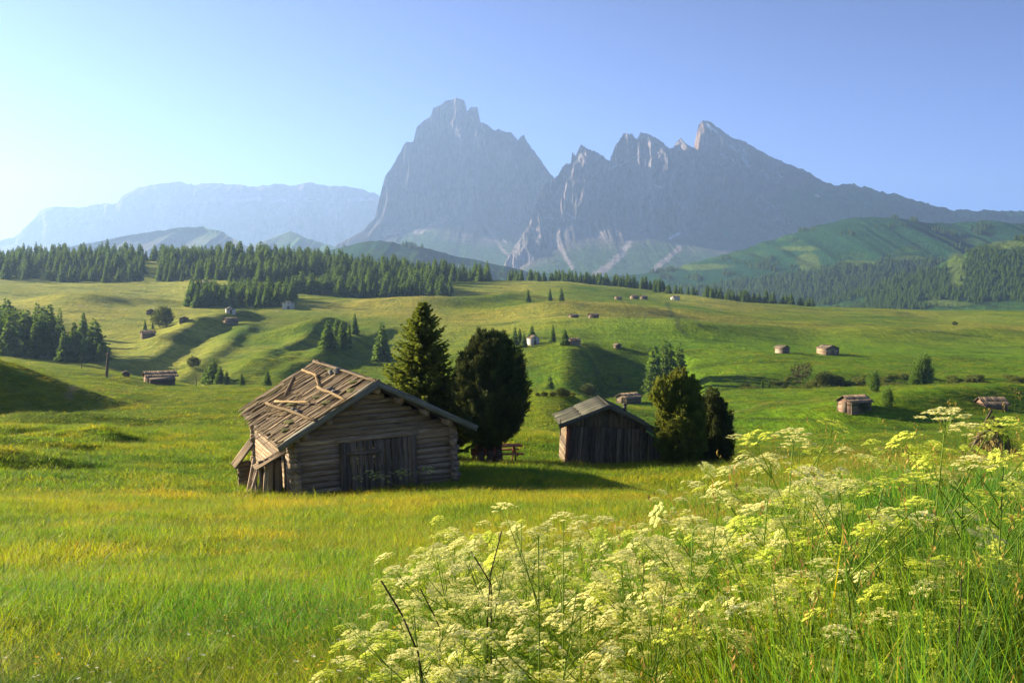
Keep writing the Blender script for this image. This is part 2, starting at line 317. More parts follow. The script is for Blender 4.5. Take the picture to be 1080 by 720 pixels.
# ------------------------------------------------------------------ mountains
def mountain(name, outline, Yr, base_v, depth, jag, rib, ribw, scree=0.35, nu=420, nt=150, seed=0, cliff=0.22, back=0.8, colour=None, skew=0.0, face=0.0):
    ol = np.array(outline, float); us = np.linspace(ol[0, 0], ol[-1, 0], nu)
    vt = np.interp(us, ol[:, 0], ol[:, 1]); Yr = Yr * (1 + skew * (us - us.mean()) / F); X0 = X_of(us, Yr); Zt = Z_of(vt, Yr)
    Zt = Zt + jag * (fbm(X0 / (ribw * 0.6), X0 * 0, 5, seed, 0.6))
    Zt = Zt + jag * 1.0 * ridged(X0 / (ribw * 0.22), X0 * 0, 4, seed + 1, 0.6)
    Zb = float(np.mean(Z_of(base_v, Yr))); Zt = np.maximum(Zt, Zb + 2)
    t = np.linspace(0, 1, nt); T, XX = np.meshgrid(t, X0, indexing='ij'); ZT = np.broadcast_to(Zt, XX.shape)
    g = np.where(T < 0.5, scree * (T / 0.5) ** 1.25, scree + (1 - scree) * ((T - 0.5) / 0.5) ** 0.9)       # height share
    dfront = np.where(T < 0.5, cliff + (1 - cliff) * (1 - T / 0.5), cliff * (1 - (T - 0.5) / 0.5))           # distance share in front of the ridge
    Z = Zb + (ZT - Zb) * g
    tt = np.linspace(0, 1, 200); gg = np.where(tt < 0.5, scree * (tt / 0.5) ** 1.25, scree + (1 - scree) * ((tt - 0.5) / 0.5) ** 0.9)
    Te = np.interp((Z - Zb) / (Zt.max() - Zb), gg, tt); dz_ = np.where(Te < 0.5, cliff + (1 - cliff) * (1 - Te / 0.5), cliff * (1 - (Te - 0.5) / 0.5)); dfront = dfront + face * (dz_ - dfront)
    env = np.minimum(sstep(0, 0.25, T), 1 - 0.75 * sstep(0.93, 1.0, T)) * (0.12 + 0.88 * sstep(0.38, 0.62, T))
    warp = fbm(XX / 900, Z / 900, 3, seed + 40) * ribw * 0.8
    rb = ridged((XX + 0.4 * warp) / (ribw * 0.3), Z / (ribw * 1.4), 4, seed + 5, 0.6) * rib * 0.75 + ridged((XX + warp) / ribw, Z / (ribw * 3.2), 5, seed + 3, 0.55) * rib + fbm(XX / (ribw * 2.3), Z / (ribw * 3.5), 4, seed + 9) * rib * 1.5
    led = fbm(XX / (ribw * 3), Z / (ribw * 0.30), 4, seed + 14) * rib * 0.10
    Yp = Yr - dfront * depth - env * (rb + led)
    Z = Z + env * fbm(XX / (ribw * 0.7), Z / (ribw * 0.7), 4, seed + 21) * rib * 0.22
    tb = np.linspace(0, 1, 40)[1:]; TB, XB = np.meshgrid(tb, X0, indexing='ij'); ZTB = np.broadcast_to(Z[-1], XB.shape)
    Zk = ZTB + (Zb - ZTB) * TB; Yk = Yp[-1][None] + back * depth * TB + fbm(XB / ribw, Zk / ribw, 3, seed + 31) * rib * TB
    P = np.concatenate([np.stack([XX, Yp, Z], -1), np.stack([XB, Yk, Zk], -1)], 0)
    me = np_mesh(name, P.reshape(-1, 3), grid_faces(P.shape[0], nu))
    Uu = 540 + F * P[..., 0] / P[..., 1]; Vv = 300 - F * P[..., 2] / P[..., 1]
    Gs = np.concatenate([g, (1 - TB)], 0)
    set_attr(me, 'col', colour(Uu, Vv, P, Gs, seed).reshape(-1, 3), 'FLOAT_COLOR')
    return me

ROCK = np.array([0.25, 0.225, 0.225]); ROCKD = np.array([0.05, 0.052, 0.062]); WARM = np.array([0.27, 0.19, 0.13]); SCREE = np.array([0.15, 0.13, 0.125]); SNOW = np.array([0.80, 0.82, 0.85])
ALP = np.array([0.06, 0.14, 0.03]); WOOD = np.array([0.016, 0.052, 0.016]); ALPL = np.array([0.13, 0.19, 0.035])
def mixc(c, col, f): return c + (col - c) * np.clip(f, 0, 1)[..., None]
def rock_base(P, seed):
    n = fbm(P[..., 0] / 160, P[..., 2] / 420, 5, seed + 50, 0.6); n2 = fbm(P[..., 0] / 50, P[..., 2] / 90, 4, seed + 51, 0.6); st = fbm(P[..., 0] / 420, P[..., 2] / 170, 4, seed + 52)
    c = np.broadcast_to(ROCK, P.shape).copy(); cr = ridged((P[..., 0] + 90 * fbm(P[..., 0] / 300, P[..., 2] / 300, 3, seed + 55)) / 85, P[..., 2] / 420, 4, seed + 54, 0.6); big = fbm(P[..., 0] / 420, P[..., 2] / 700, 4, seed + 57, 0.6); c = mixc(c, ROCKD, 0.45 + 1.1 * n + 0.4 * n2 + 0.9 * big); c = mixc(c, ROCKD * 0.55, 1.0 * sstep(0.2, 0.65, cr)); c = mixc(c, WARM, 0.12 + 0.6 * st)  # rock tones, with lit and shaded facets and gully shade painted in
    return c
def seg(U, V, pts, w):
    """closeness to a polyline on the mountain's face (a gully, a snow streak)"""
    best = np.full(U.shape, 9e9)
    for (a, b), (c, d) in zip(pts[:-1], pts[1:]):
        L = (c-a)**2 + (d-b)**2; q = np.clip(((U-a)*(c-a) + (V-b)*(d-b)) / L, 0, 1); best = np.minimum(best, np.hypot(U-a-q*(c-a), V-b-q*(d-b)))
    return 1 - sstep(0.35 * w, w, best + 0.5 * w * fbm(U / 3, V / 3, 3, 77))
def col_rock(U, V, P, G, seed):
    c = rock_base(P, seed)
    n = fbm(P[..., 0] / 300, P[..., 2] / 160, 4, seed + 60)
    c = mixc(c, SCREE, sstep(0.42, 0.25, G + 0.10 * n) * 0.8)
    c = mixc(c, ALP * 0.8, sstep(0.36, 0.16, G + 0.16 * n))
    for pts, w in (([(512,238),(522,250),(530,264),(540,272)], 2.5), ([(575,240),(590,257),(597,272),(604,282)], 3), ([(663,256),(655,268),(640,282),(628,290)], 5), ([(716,262),(704,272),(690,284)], 4), ([(440,245),(455,238),(470,230)], 4), ([(405,248),(420,243)], 4)):
        c = mixc(c, SCREE * 2.4, 0.85 * seg(U, V, pts, w))
    for pts, w in (([(645,178),(650,174)], 1.6), ([(655,174),(668,166)], 1.5), ([(598,225),(606,231)], 1.5), ([(530,252),(533,255)], 1.5), ([(690,195),(697,198)], 1.2), ([(583,231),(577,226)], 1.6), ([(706,251),(717,246)], 2)):
        c = mixc(c, SNOW, 0.8 * seg(U, V, pts, w))
    return c
def col_plat(U, V, P, G, seed):
    c = rock_base(P, seed); n = fbm(P[..., 0] / 350, P[..., 2] / 200, 4, seed + 60)
    c = mixc(c, WARM, seg(U, V, [(741,131),(735,150),(738,158)], 5) * 0.9)  # warm streak paints sunlight onto the left edge of the tip
    c = mixc(c, SCREE * 0.8, 0.5 * sstep(0.1, -0.2, n) * sstep(760, 800, U))
    gl = 250 - 0.36 * (U - 700) + 14 * n + 10 * fbm(U / 14, V / 14, 3, 5); gl = np.maximum(gl, 192)
    GR = np.array([0.030, 0.115, 0.038]); c = mixc(c, GR, sstep(-8, 12, V - gl)); c = mixc(c, WOOD, 0.6 * sstep(0.05, 0.3, fbm(P[..., 0] / 200, P[..., 2] / 120, 4, 91)) * sstep(14, 40, V - gl))
    for pts, w in (([(744,131),(757,140)], 1.6), ([(770,154),(778,160)], 1.5), ([(783,166),(790,176)], 1.8), ([(803,180),(810,187)], 1.6), ([(820,182),(824,187)], 1.6), ([(808,224),(812,231),(822,236)], 1.8), ([(760,163),(766,166)], 1.2), ([(772,168),(776,172)], 1.4), ([(784,158),(787,163)], 1.2), ([(861,205),(863,207)], 1.2), ([(737,215),(745,207)], 1)):
        c = mixc(c, SNOW, 0.85 * seg(U, V, pts, w))
    for pts, w in (([(895,232),(905,240),(920,246)], 4), ([(730,262),(712,274),(700,284)], 4)):
        c = mixc(c, SCREE, 0.6 * seg(U, V, pts, w))
    return c
def col_sella(U, V, P, G, seed):
    c = rock_base(P, seed) * 1.25
    c = mixc(c, SNOW, 0.8 * sstep(3.2, 1.0, np.abs(V - 211 - 3 * fbm(U / 25, V * 0, 3, 8))) * sstep(-0.1, 0.25, fbm(U / 9, V / 6, 3, 9)) * sstep(190, 260, U))
    c = mixc(c, ALP, sstep(0.3, 0.1, G)); return c
def col_pale(U, V, P, G, seed):
    n = fbm(P[..., 0] / 400, P[..., 2] / 200, 4, seed); c = np.broadcast_to(ALP * 1.5, P.shape).copy(); c = mixc(c, ROCK * 0.8, 0.5 + n); return mixc(c, WOOD, sstep(0.6, 0.2, G + 0.3 * n))
def col_green(U, V, P, G, seed):
    n = fbm(P[..., 0] / 260, P[..., 1] / 260 + P[..., 2] / 90, 5, seed); n2 = fbm(P[..., 0] / 40, P[..., 2] / 25, 4, seed + 2)
    c = np.broadcast_to(WOOD, P.shape).copy(); c = mixc(c, ALP, sstep(0.12, 0.34, n + 0.15 * n2)); c = mixc(c, WOOD * 0.6, sstep(0.1, 0.5, n2) * 0.6)
    top = sstep(0.50, 0.62, G + 0.16 * n + 0.05 * n2) * sstep(3000, 3300, np.broadcast_to(P[..., 1].max(), U.shape) - 0)
    c = mixc(c, np.array([0.022, 0.082, 0.030]), top * sstep(0.55, 0.2, n2 + 0.6 * n))
    e = lambda a, b, ra, rb: sstep(1.15, 0.7, np.hypot((U-a)/ra, (V-b)/rb) + 0.5 * n2 + 0.5 * n)
    for a, b, ra, rb in ((852,278,12,11), (838,262,24,3), (735,281,36,3), (905,277,18,3), (960,272,20,3), (1000,320,30,4), (1060,258,26,5), (1010,283,12,20)):
        c = mixc(c, ALPL, 0.75 * e(a, b, ra, rb))
    return c
m = NT('mountain_rock'); c = m.attr('col'); p = m.pos()
nf = m.noise(0.02, m.mapping(p, (1, 1, 0.4)), 8, 0.7); nb = m.noise(0.006, p, 8, 0.7)
c = m.mix(0.7, c, m.ramp(nf, [(0.3, (0.4, 0.4, 0.45)), (0.7, (1.6, 1.52, 1.45))]), 'MULTIPLY')
m.color(c); m.rough(1.0); m.b.inputs['Specular IOR Level'].default_value = 0.05
m.bump(m.math('ADD', nf, m.math('MULTIPLY', nb, 2.0)), 1.0, 22.0); MAT_ROCK = m.m
m = NT('wooded_hill'); c = m.attr('col'); p = m.pos()
nf = m.noise(0.07, p, 6, 0.75); nb = m.noise(0.012, p, 5, 0.6)
c = m.mix(0.8, c, m.ramp(nf, [(0.3, (0.4, 0.45, 0.5)), (0.7, (1.6, 1.5, 1.35))]), 'MULTIPLY')
m.color(c); m.rough(1.0); m.b.inputs['Specular IOR Level'].default_value = 0.03
m.bump(m.math('ADD', nf, nb), 1.0, 18.0); MAT_HILL = m.m

def add_mountain(label, *a, mat=None, name='mountains', **k):
    me = mountain(name, *a, **k); return tag(link(name, me, mat or MAT_ROCK), label, None, None, 'structure')
add_mountain('pale far plateau massif with a snowy ledge on the horizon', [(-260,262),(-120,236),(-40,246),(15,256),(34,254),(44,242),(50,232),(53,223),(58,221),(95,221),(104,218),(130,217),(134,209),(150,198),(168,194),(190,193),(205,196),(213,193),(250,195),(270,197),(290,194),(310,196),(328,193),(350,197),(380,199),(400,206),(410,214),(440,222),(470,245),(520,270)],
    12400, 305, 2600, 20, 110, 520, scree=0.4, nu=360, nt=110, seed=100, face=0.9, colour=col_sella)
add_mountain('pale rounded hill before the far plateau', [(20,290),(60,276),(110,262),(150,250),(190,241),(200,239),(215,240),(240,245),(265,257),(300,272),(340,285)], 6300, 306, 1500, 12, 130, 600, scree=0.5, nu=200, nt=90, seed=130, cliff=0.45, face=0.9, colour=col_pale, mat=MAT_HILL, name='hills')
add_mountain('small pointed blue hill left of the great rock massif', [(220,290),(262,268),(290,255),(307,244),(330,252),(360,262),(400,270),(460,285)], 6900, 306, 1400, 10, 110, 500, scree=0.5, nu=160, nt=80, seed=140, cliff=0.45, face=0.9, colour=col_pale, mat=MAT_HILL, name='hills')
add_mountain('huge blunt limestone massif with vertical cliffs', [(375,268),(396,250),(403,238),(407,215),(411,192),(418,180),(424,165),(430,153),(438,152),(441,134),(448,128),(455,123),(457.5,113),(463,109.5),(470,107),(483,106),(490,109),(493,121),(497,117),(504,116),(507,131),(515,134),(527,140),(540,145),(546,152),(552,146),(558,157),(568,172),(575,184),(581,192),(592,212),(608,240),(625,275),(640,295)],
    8000, 300, 2300, 20, 125, 300, scree=0.33, nu=560, nt=240, seed=200, skew=0.2, face=0.85, colour=col_rock)
add_mountain('row of jagged limestone towers between the massif and the wedge peak', [(530,290),(556,240),(572,200),(583,192),(588,187),(592,178),(601,175),(603,162),(606,168),(612,155),(618,160),(628,163),(636,170),(641,175),(643,168),(648,155),(657,144),(665,140),(671,147),(676,140),(685,143),(695,150),(703,160),(708,155),(716,147),(722,153),(728,158),(740,165),(770,190),(820,240),(850,285)],
    6900, 300, 1900, 18, 125, 220, scree=0.36, nu=560, nt=240, seed=240, skew=0.2, face=0.9, colour=col_rock)
add_mountain('wedge shaped peak with a long slanting slab ridge', [(640,296),(680,268),(706,226),(720,185),(728,160),(732,147),(735,133),(741,128),(748,131),(760,140),(780,152),(800,164),(820,175),(840,186),(855,196),(868,200),(876,199),(887,198),(900,203),(925,211),(950,218),(975,225),(998,229),(1020,227),(1039,227),(1060,229),(1080,231),(1150,236),(1300,250),(1500,290)],
    6900, 302, 2000, 14, 85, 230, scree=0.36, nu=640, nt=220, seed=300, skew=-0.12, face=1.0, colour=col_plat)
add_mountain('dark wooded foothills under the rock massif', [(250,292),(300,277),(340,266),(380,257),(400,253),(440,260),(500,274),(560,287),(620,293),(690,288),(740,275),(790,261),(830,248),(865,237),(900,230),(940,229),(975,233),(1005,236),(1040,234),(1080,236),(1150,241),(1300,262),(1450,300)],
    3400, 334, 1300, 5, 42, 260, scree=0.5, nu=520, nt=160, seed=340, cliff=0.5, colour=col_green, mat=MAT_HILL, name='hills')
add_mountain('nearer wooded hill with clearings beyond the right meadow', [(800,338),(850,326),(880,318),(930,303),(975,286),(1010,271),(1045,259),(1080,252),(1150,240),(1300,236),(1450,260),(1600,310)],
    2150, 340, 680, 4, 30, 150, scree=0.5, nu=360, nt=120, seed=370, cliff=0.5, colour=col_green, mat=MAT_HILL, name='hills')

# ------------------------------------------------------------------ haze
hz = bpy.data.meshes.new('haze'); bm = bmesh.new(); bmesh.ops.create_cube(bm, size=1.0)
zlo = float(GZ.min()) - 1.0 - 300; zhi = 1470.0
bmesh.ops.scale(bm, vec=(31000, 31000, zhi - zlo), verts=bm.verts); bmesh.ops.translate(bm, vec=(0, 0, (zhi + zlo) / 2), verts=bm.verts); bm.to_mesh(hz); bm.free()
m = NT('haze'); m.n.remove(m.b); v = m.n.new('ShaderNodeVolumePrincipled')
v.inputs['Color'].default_value = (0.36, 0.55, 0.92, 1); v.inputs['Density'].default_value = HAZE_DENSITY; v.inputs['Density Attribute'].default_value = ''
v.inputs['Anisotropy'].default_value = 0.42; m.l.new(v.outputs[0], m.out.inputs['Volume'])
tag(link('haze', hz, m.m), 'pale blue morning haze filling the valley', None, None, 'stuff')
# ------------------------------------------------------------------ wood building kit
class MB:
    """collects boards, boxes and round poles; build() links them as ONE mesh object"""
    def __init__(s): s.v = []; s.f = []; s.b = []; s.t = []; s.n = 0
    def add(s, V, Fc, bco, tone):
        s.v.append(np.asarray(V, float)); s.f.append(np.asarray(Fc) + s.n); s.b.append(np.asarray(bco, float)); s.t.append(np.full(len(V), tone)); s.n += len(V)
    def board(s, a, b, w, t, up=(0, 0, 1), seg=1, jit=0.0, wav=0.0, tone=None, w2=None):
        """from a to b, width w across, thickness t along 'up'"""
        a = np.array(a, float); b = np.array(b, float); d = b - a; L = np.linalg.norm(d); d /= L
        up = np.array(up, float); sd = np.cross(d, up); sd /= np.linalg.norm(sd) + 1e-9; up = np.cross(sd, d)
        w2 = w if w2 is None else w2; off = random.random() * 50; V = []; B = []
        for i in range(seg + 1):
            q = i / seg; ww = w + (w2 - w) * q
            ww *= 1 + random.uniform(-1, 1) * wav; c = a + d * L * q + sd * random.uniform(-1, 1) * wav * w * 0.25 + up * random.uniform(-1, 1) * wav * t * 0.3
            for sx, sz in ((-1, -1), (1, -1), (1, 1), (-1, 1)):
                V.append(c + sd * (sx * ww / 2 + random.uniform(-jit, jit)) + up * (sz * t / 2 + random.uniform(-jit, jit)) + (d * random.uniform(-2 * jit, 2 * jit) if i in (0, seg) else 0))
                B.append((q * L + off, sx * ww / 2 + sz * t * 0.5 + off, off))
        Fc = [(0, 1, 2, 3), (4 * seg + 3, 4 * seg + 2, 4 * seg + 1, 4 * seg)]
        for i in range(seg):
            o = 4 * i
            for k in range(4): Fc.append((o + k, o + 4 + k, o + 4 + (k + 1) % 4, o + (k + 1) % 4))
        s.add(V, Fc, B, random.random() if tone is None else tone); return s
    def box(s, lo, hi, jit=0.0, tone=None):
        lo = np.array(lo, float); hi = np.array(hi, float); c = (lo + hi) / 2; d = hi - lo; k = int(np.argmax(d))
        a = c.copy(); b = c.copy(); a[k] = lo[k]; b[k] = hi[k]; up = [(0, 0, 1), (0, 0, 1), (0, 1, 0)][k]
        w, t = [(d[1], d[2]), (d[0], d[2]), (d[0], d[1])][k]
        return s.board(a, b, w, t, up, 1, jit, 0, tone)
    def pole(s, a, b, r, r2=None, n=8, seg=3, wob=0.0, tone=None):
        a = np.array(a, float); b = np.array(b, float); d = b - a; L = np.linalg.norm(d); d /= L; r2 = r if r2 is None else r2
        h = np.array((0, 0, 1.0)) if abs(d[2]) < 0.9 else np.array((1.0, 0, 0)); e1 = np.cross(d, h); e1 /= np.linalg.norm(e1); e2 = np.cross(d, e1)
        off = random.random() * 50; V = []; B = []
        for i in range(seg + 1):
            q = i / seg; rr = (r + (r2 - r) * q) * (1 + random.uniform(-1, 1) * wob * 0.3); c = a + d * L * q + (e1 * random.uniform(-1, 1) + e2 * random.uniform(-1, 1)) * wob * r * (0 < i < seg)
            for k in range(n):
                th = 2 * math.pi * k / n; V.append(c + (e1 * math.cos(th) + e2 * math.sin(th)) * rr); B.append((q * L + off, th * r + off, off))
        Fc = []
        for i in range(seg):
            for k in range(n): Fc.append((i * n + k, i * n + (k + 1) % n, (i + 1) * n + (k + 1) % n, (i + 1) * n + k))
        for k in range(1, n - 2, 2):
            Fc.append((0, k + 2, k + 1, k)); o = seg * n; Fc.append((o, o + k, o + k + 1, o + k + 2))
        s.add(V, Fc, B, random.random() if tone is None else tone); return s
    def build(s, name, mat, parent=None, label=None, loc=None, rot=None):
        me = np_mesh(name, np.concatenate(s.v), np.concatenate(s.f), smooth=False)
        set_attr(me, 'bco', np.concatenate(s.b), 'FLOAT_VECTOR'); set_attr(me, 'tone', np.concatenate(s.t))
        o = link(name, me, mat, parent, loc, rot)
        if label: o['label'] = label
        return o

def wood(name, dark, mid, light, warm=(0.2, 0.13, 0.07), warmf=0.3, bumpd=0.012):
    m = NT(name); b = m.attr('bco', out='Vector'); t = m.attr('tone', out='Fac')
    g = m.noise(1.0, m.mapping(b, (1.6, 34, 1)), 6, 0.7, 0.6); l = m.noise(1.0, m.mapping(b, (0.9, 4, 1)), 4, 0.6); cr = m.noise(1.0, m.mapping(b, (0.7, 60, 1)), 3, 0.6)
    c = m.ramp(g, [(0.30, dark), (0.52, mid), (0.72, light)])
    c = m.mix(m.math('MULTIPLY', m.ramp(l, [(0.45, (0, 0, 0)), (0.7, (1, 1, 1))]), warmf), c, warm)
    c = m.mix(1.0, c, m.ramp(t, [(0, (0.58, 0.57, 0.58)), (0.5, (0.95, 0.93, 0.9)), (1, (1.5, 1.42, 1.3))]), 'MULTIPLY')
    c = m.mix(m.ramp(cr, [(0.60, (0, 0, 0)), (0.68, (1, 1, 1))]), c, (0.018, 0.015, 0.012))
    m.color(c); m.rough(0.92); m.b.inputs['Specular IOR Level'].default_value = 0.12
    m.bump(m.math('ADD', g, m.math('MULTIPLY', l, 0.5)), 0.9, bumpd); return m.m
W_LOG = wood('weathered_log_wood', (0.085, 0.064, 0.045), (0.35, 0.27, 0.19), (0.62, 0.52, 0.40), (0.30, 0.18, 0.07), 0.5)
W_DOOR = wood('dark_door_planks', (0.065, 0.052, 0.037), (0.215, 0.17, 0.125), (0.40, 0.33, 0.255), (0.10, 0.085, 0.04), 0.4)
W_ROOF = wood('silver_roof_boards', (0.05, 0.038, 0.026), (0.165, 0.127, 0.088), (0.36, 0.29, 0.215), (0.17, 0.13, 0.05), 0.55)
W_POLE = wood('pale_bark_pole', (0.12, 0.085, 0.045), (0.26, 0.19, 0.105), (0.39, 0.31, 0.19), (0.3, 0.19, 0.07), 0.5)
W_CLAD = wood('brown_plank_cladding', (0.055, 0.042, 0.030), (0.21, 0.165, 0.12), (0.44, 0.37, 0.30), (0.15, 0.11, 0.045), 0.5)
W_GREY = wood('grey_green_roof_boards', (0.08, 0.078, 0.062), (0.22, 0.215, 0.175), (0.37, 0.365, 0.30), (0.12, 0.13, 0.05), 0.4)
W_DUSK = wood('dark_grey_roof_boards', (0.045, 0.045, 0.038), (0.115, 0.118, 0.10), (0.21, 0.21, 0.18), (0.09, 0.10, 0.04), 0.4)
W_TABLE = wood('reddish_table_wood', (0.16, 0.055, 0.03), (0.36, 0.14, 0.08), (0.52, 0.28, 0.19), (0.3, 0.1, 0.05), 0.2, 0.003)
W_PALE = wood('sun_bleached_board', (0.25, 0.20, 0.15), (0.46, 0.38, 0.29), (0.62, 0.54, 0.43), (0.4, 0.27, 0.15), 0.4)
def plain(name, col, rough=0.9, var=0.3, scale=3.0):
    m = NT(name); n = m.noise(scale, m.objco(), 5, 0.65)
    m.color(m.mix(1.0, col, m.ramp(n, [(0.3, (1 - var,) * 3), (0.7, (1 + var,) * 3)]), 'MULTIPLY')); m.rough(rough); m.bump(n, 0.4, 0.02); return m.m
M_STONE = plain('lichen_stone', (0.16, 0.15, 0.13), 0.95, 0.5, 14); M_PLASTER = plain('white_plaster', (0.66, 0.62, 0.55), 0.9, 0.12, 1.5)
M_IRON = plain('rusty_stove_pipe', (0.09, 0.08, 0.075), 0.6, 0.4, 8); M_PANE = plain('dark_window_glass', (0.03, 0.035, 0.04), 0.15, 0.2, 3)
M_MOSS = plain('dry_moss', (0.10, 0.10, 0.03), 1.0, 0.6, 20)

# ------------------------------------------------------------------ the old log barn
def big_barn():
    A = Vector((X_of(314, 37.0), 37.0, 0)); A.z = float(Z_of(519, 37.0))
    root = empty('log_barn', A, (0, R(-3.0), R(21.2)))
    tag(root, 'old log barn with broken silvery board roof and wide plank door, largest building', 'barn')
    W, L, HE, SL = 5.5, 9.4, 1.82, math.tan(R(28.0)); HR = HE + W / 2 * SL
    GZ0 = -0.9
    # hewn log walls
    def logs_front(y, door):
        mb = MB(); z = GZ0
        while z < HR - 0.12:
            h = random.uniform(0.15, 0.215); zc = z + h / 2
            ins = max(0.0, (zc + h * 0.45 - HE) / SL); x0, x1 = -0.0 + ins, W - ins
            if zc < HE - 0.1: x0 -= random.uniform(0.18, 0.3); x1 += random.uniform(0.18, 0.3)
            if x1 - x0 < 0.3: break
            spans = [(x0, x1)]
            if door and zc < 1.52: spans = [(x0, 1.50), (4.12, x1)]
            for a, b in spans:
                t0 = random.uniform(0.1, 0.95)
                mb.board((a, y, zc), (b, y, zc + random.uniform(-0.015, 0.015)), 0.17, h * 0.93, (0, 0, 1), max(3, int((b - a) / 0.35)), 0.008, 0.085, t0)
            z += h
        return mb
    logs_front(0.0, True).build('log_wall', W_LOG, root); logs_front(L, False).build('log_wall', W_LOG, root)
    for x in (0.0, W):
        mb = MB(); z = GZ0 + 0.09
        while z < HE - 0.05:
            h = random.uniform(0.16, 0.21); zc = z + h / 2
            mb.board((x, -random.uniform(0.2, 0.34), zc), (x, L + random.uniform(0.18, 0.3), zc), 0.19, h * 0.93, (0, 0, 1), 18, 0.008, 0.07); z += h
        mb.build('log_wall', W_LOG, root)
    # door of upright planks with posts and a lintel
    mb = MB(); x = 1.66
    while x < 3.97:
        w = random.uniform(0.15, 0.24); top = 1.50 + random.uniform(-0.02, 0.02)
        mb.board((x + w / 2, -0.07 + random.uniform(-0.012, 0.012), -0.5), (x + w / 2 + random.uniform(-0.015, 0.015), -0.07, top), w - 0.018, 0.035, (0, 1, 0), 5, 0.003, 0.03); x += w
    door = mb.build('door', W_DOOR, root)
    MB().board((1.7, -0.115, 1.12), (2.95, -0.115, 1.10), 0.04, 0.13, (0, 0, 1), 3, 0.004, 0.05, 0.55).build('door_batten', W_DOOR, door)
    MB().box((2.92, -0.16, 0.45), (2.99, -0.10, 0.62), 0.003, 0.2).build('door_handle', W_DOOR, door)
    for xx, tn in ((1.56, 0.15), (4.06, 0.55)): MB().board((xx, -0.10, -0.6), (xx + 0.02, -0.10, 1.53), 0.20, 0.09, (0, 1, 0), 5, 0.006, 0.05, tn).build('door_post', W_DOOR, root)
    MB().board((1.35, -0.03, 1.58), (4.3, -0.03, 1.60), 0.16, 0.15, (0, 0, 1), 8, 0.006, 0.06, 0.6).build('lintel', W_LOG, root)
    # purlins whose round ends show under the gable
    zr = lambda x: HE + min(x, W - x) * SL
    for x in (0.25, 1.05, 1.95, W / 2, 3.55, 4.45, 5.25):
        zc = zr(x) - 0.02
        MB().pole((x, -0.72, zc), (x, L + 0.6, zc), 0.12, 0.10, 10, 6, 0.12).build('purlin', W_LOG, root)
    # roof: three courses of long split boards on each side
    OV, EV = 0.82, 0.62
    SAG = lambda y: -0.07 * math.sin(max(0, min(1, y / L)) * math.pi)
    def slope(side):
        mb = MB(); nx, nz = (-math.sin(R(28)), math.cos(R(28))) if side < 0 else (math.sin(R(28)), math.cos(R(28)))
        SLn = (W / 2 + EV) / math.cos(R(28))
        P = lambda q, y, lift: (W / 2 + side * q * math.cos(R(28)), y, HR + 0.17 - q * math.sin(R(28)) + SAG(y) + lift)
        for c, (q0, q1, lift) in enumerate(((2.5, SLn, 0.0), (1.28, 2.95, 0.05), (-0.06, 1.75, 0.10))):
            y = -OV
            while y < L + 0.7:
                w = random.uniform(0.11, 0.23); ja = random.uniform(-0.1, 0.16); jb = random.uniform(-0.42, 0.22) if c < 2 else random.uniform(-0.16, 0.2)
                miss = random.random() < (0.10 if side < 0 else 0.02)
                tn = random.uniform(0.15, 1.0)
                if not miss:
                    k = random.uniform(-0.09, 0.09); lf = lift + random.uniform(0, 0.06)
                    mb.board(P(q0 - abs(ja) * 0.3, y + w / 2, lf), P(q1 + (jb if c < 2 else jb * 0.9) * (1 if c else 0.7), y + w / 2 + k, lf + random.uniform(-0.015, 0.03)), w - 0.012, 0.026, (nx, 0, nz), 4, 0.004, 0.05, tn)
                if random.random() < 0.5:      # a split sliver on top
                    q = random.uniform(q0, q1 - 0.4); mb.board(P(q, y, lift + 0.06), P(q + random.uniform(0.4, 1.0), y + random.uniform(-0.06, 0.06), lift + 0.065), random.uniform(0.02, 0.05), 0.02, (nx, 0, nz), 1, 0.004, 0, random.uniform(0.5, 1))
                y += w
        o = mb.build('roof', W_ROOF, root)
        # sheathing under the boards so that gaps show dark wood
        MB().board(P(0.02, L / 2, -0.05), P(SLn - 0.12, L / 2, -0.05), L + 1.3, 0.03, (nx, 0, nz), 1, 0, 0, 0.05).build('sheathing', W_DOOR, o)
        # bargeboard on the gable edge
        MB().board(P(-0.02, -OV - 0.03, 0.05), P(SLn + 0.1, -OV - 0.05, 0.03), 0.05, 0.20, (nx, 0, nz), 6, 0.006, 0.05, 0.55).build('bargeboard', W_GREY, o)
        if side < 0:
            MB().board(P(0.1, -OV + 0.18, 0.16), P(SLn - 0.2, -OV + 0.15, 0.10), 0.24, 0.03, (nx, 0, nz), 5, 0.008, 0.06, 0.55).build('edge_board', W_GREY, o)
        return o, P, (nx, 0, nz)
    rl, P, nn = slope(-1); slope(1)
    MB().board((W / 2, -OV - 0.02, HR + 0.30), (W / 2, L + 0.72, HR + 0.28), 0.22, 0.05, (0, 0, 1), 9, 0.015, 0.1, 0.5).build('ridge_board', W_ROOF, rl)
    Mi = (Matrix.Translation(A) @ Matrix.Rotation(R(21.2), 4, 'Z') @ Matrix.Rotation(R(-3.0), 4, 'Y')).inverted()
    def on_roof(u, v, lift):
        o = Mi @ Vector((0, 0, 0)); d = Mi.to_3x3() @ Vector(((u - 540) / F, 1, -(v - 300) / F)); n_ = Vector(nn); p0 = Vector(P(0, 0, lift)); q = (p0 - o).dot(n_) / d.dot(n_); return o + d * q
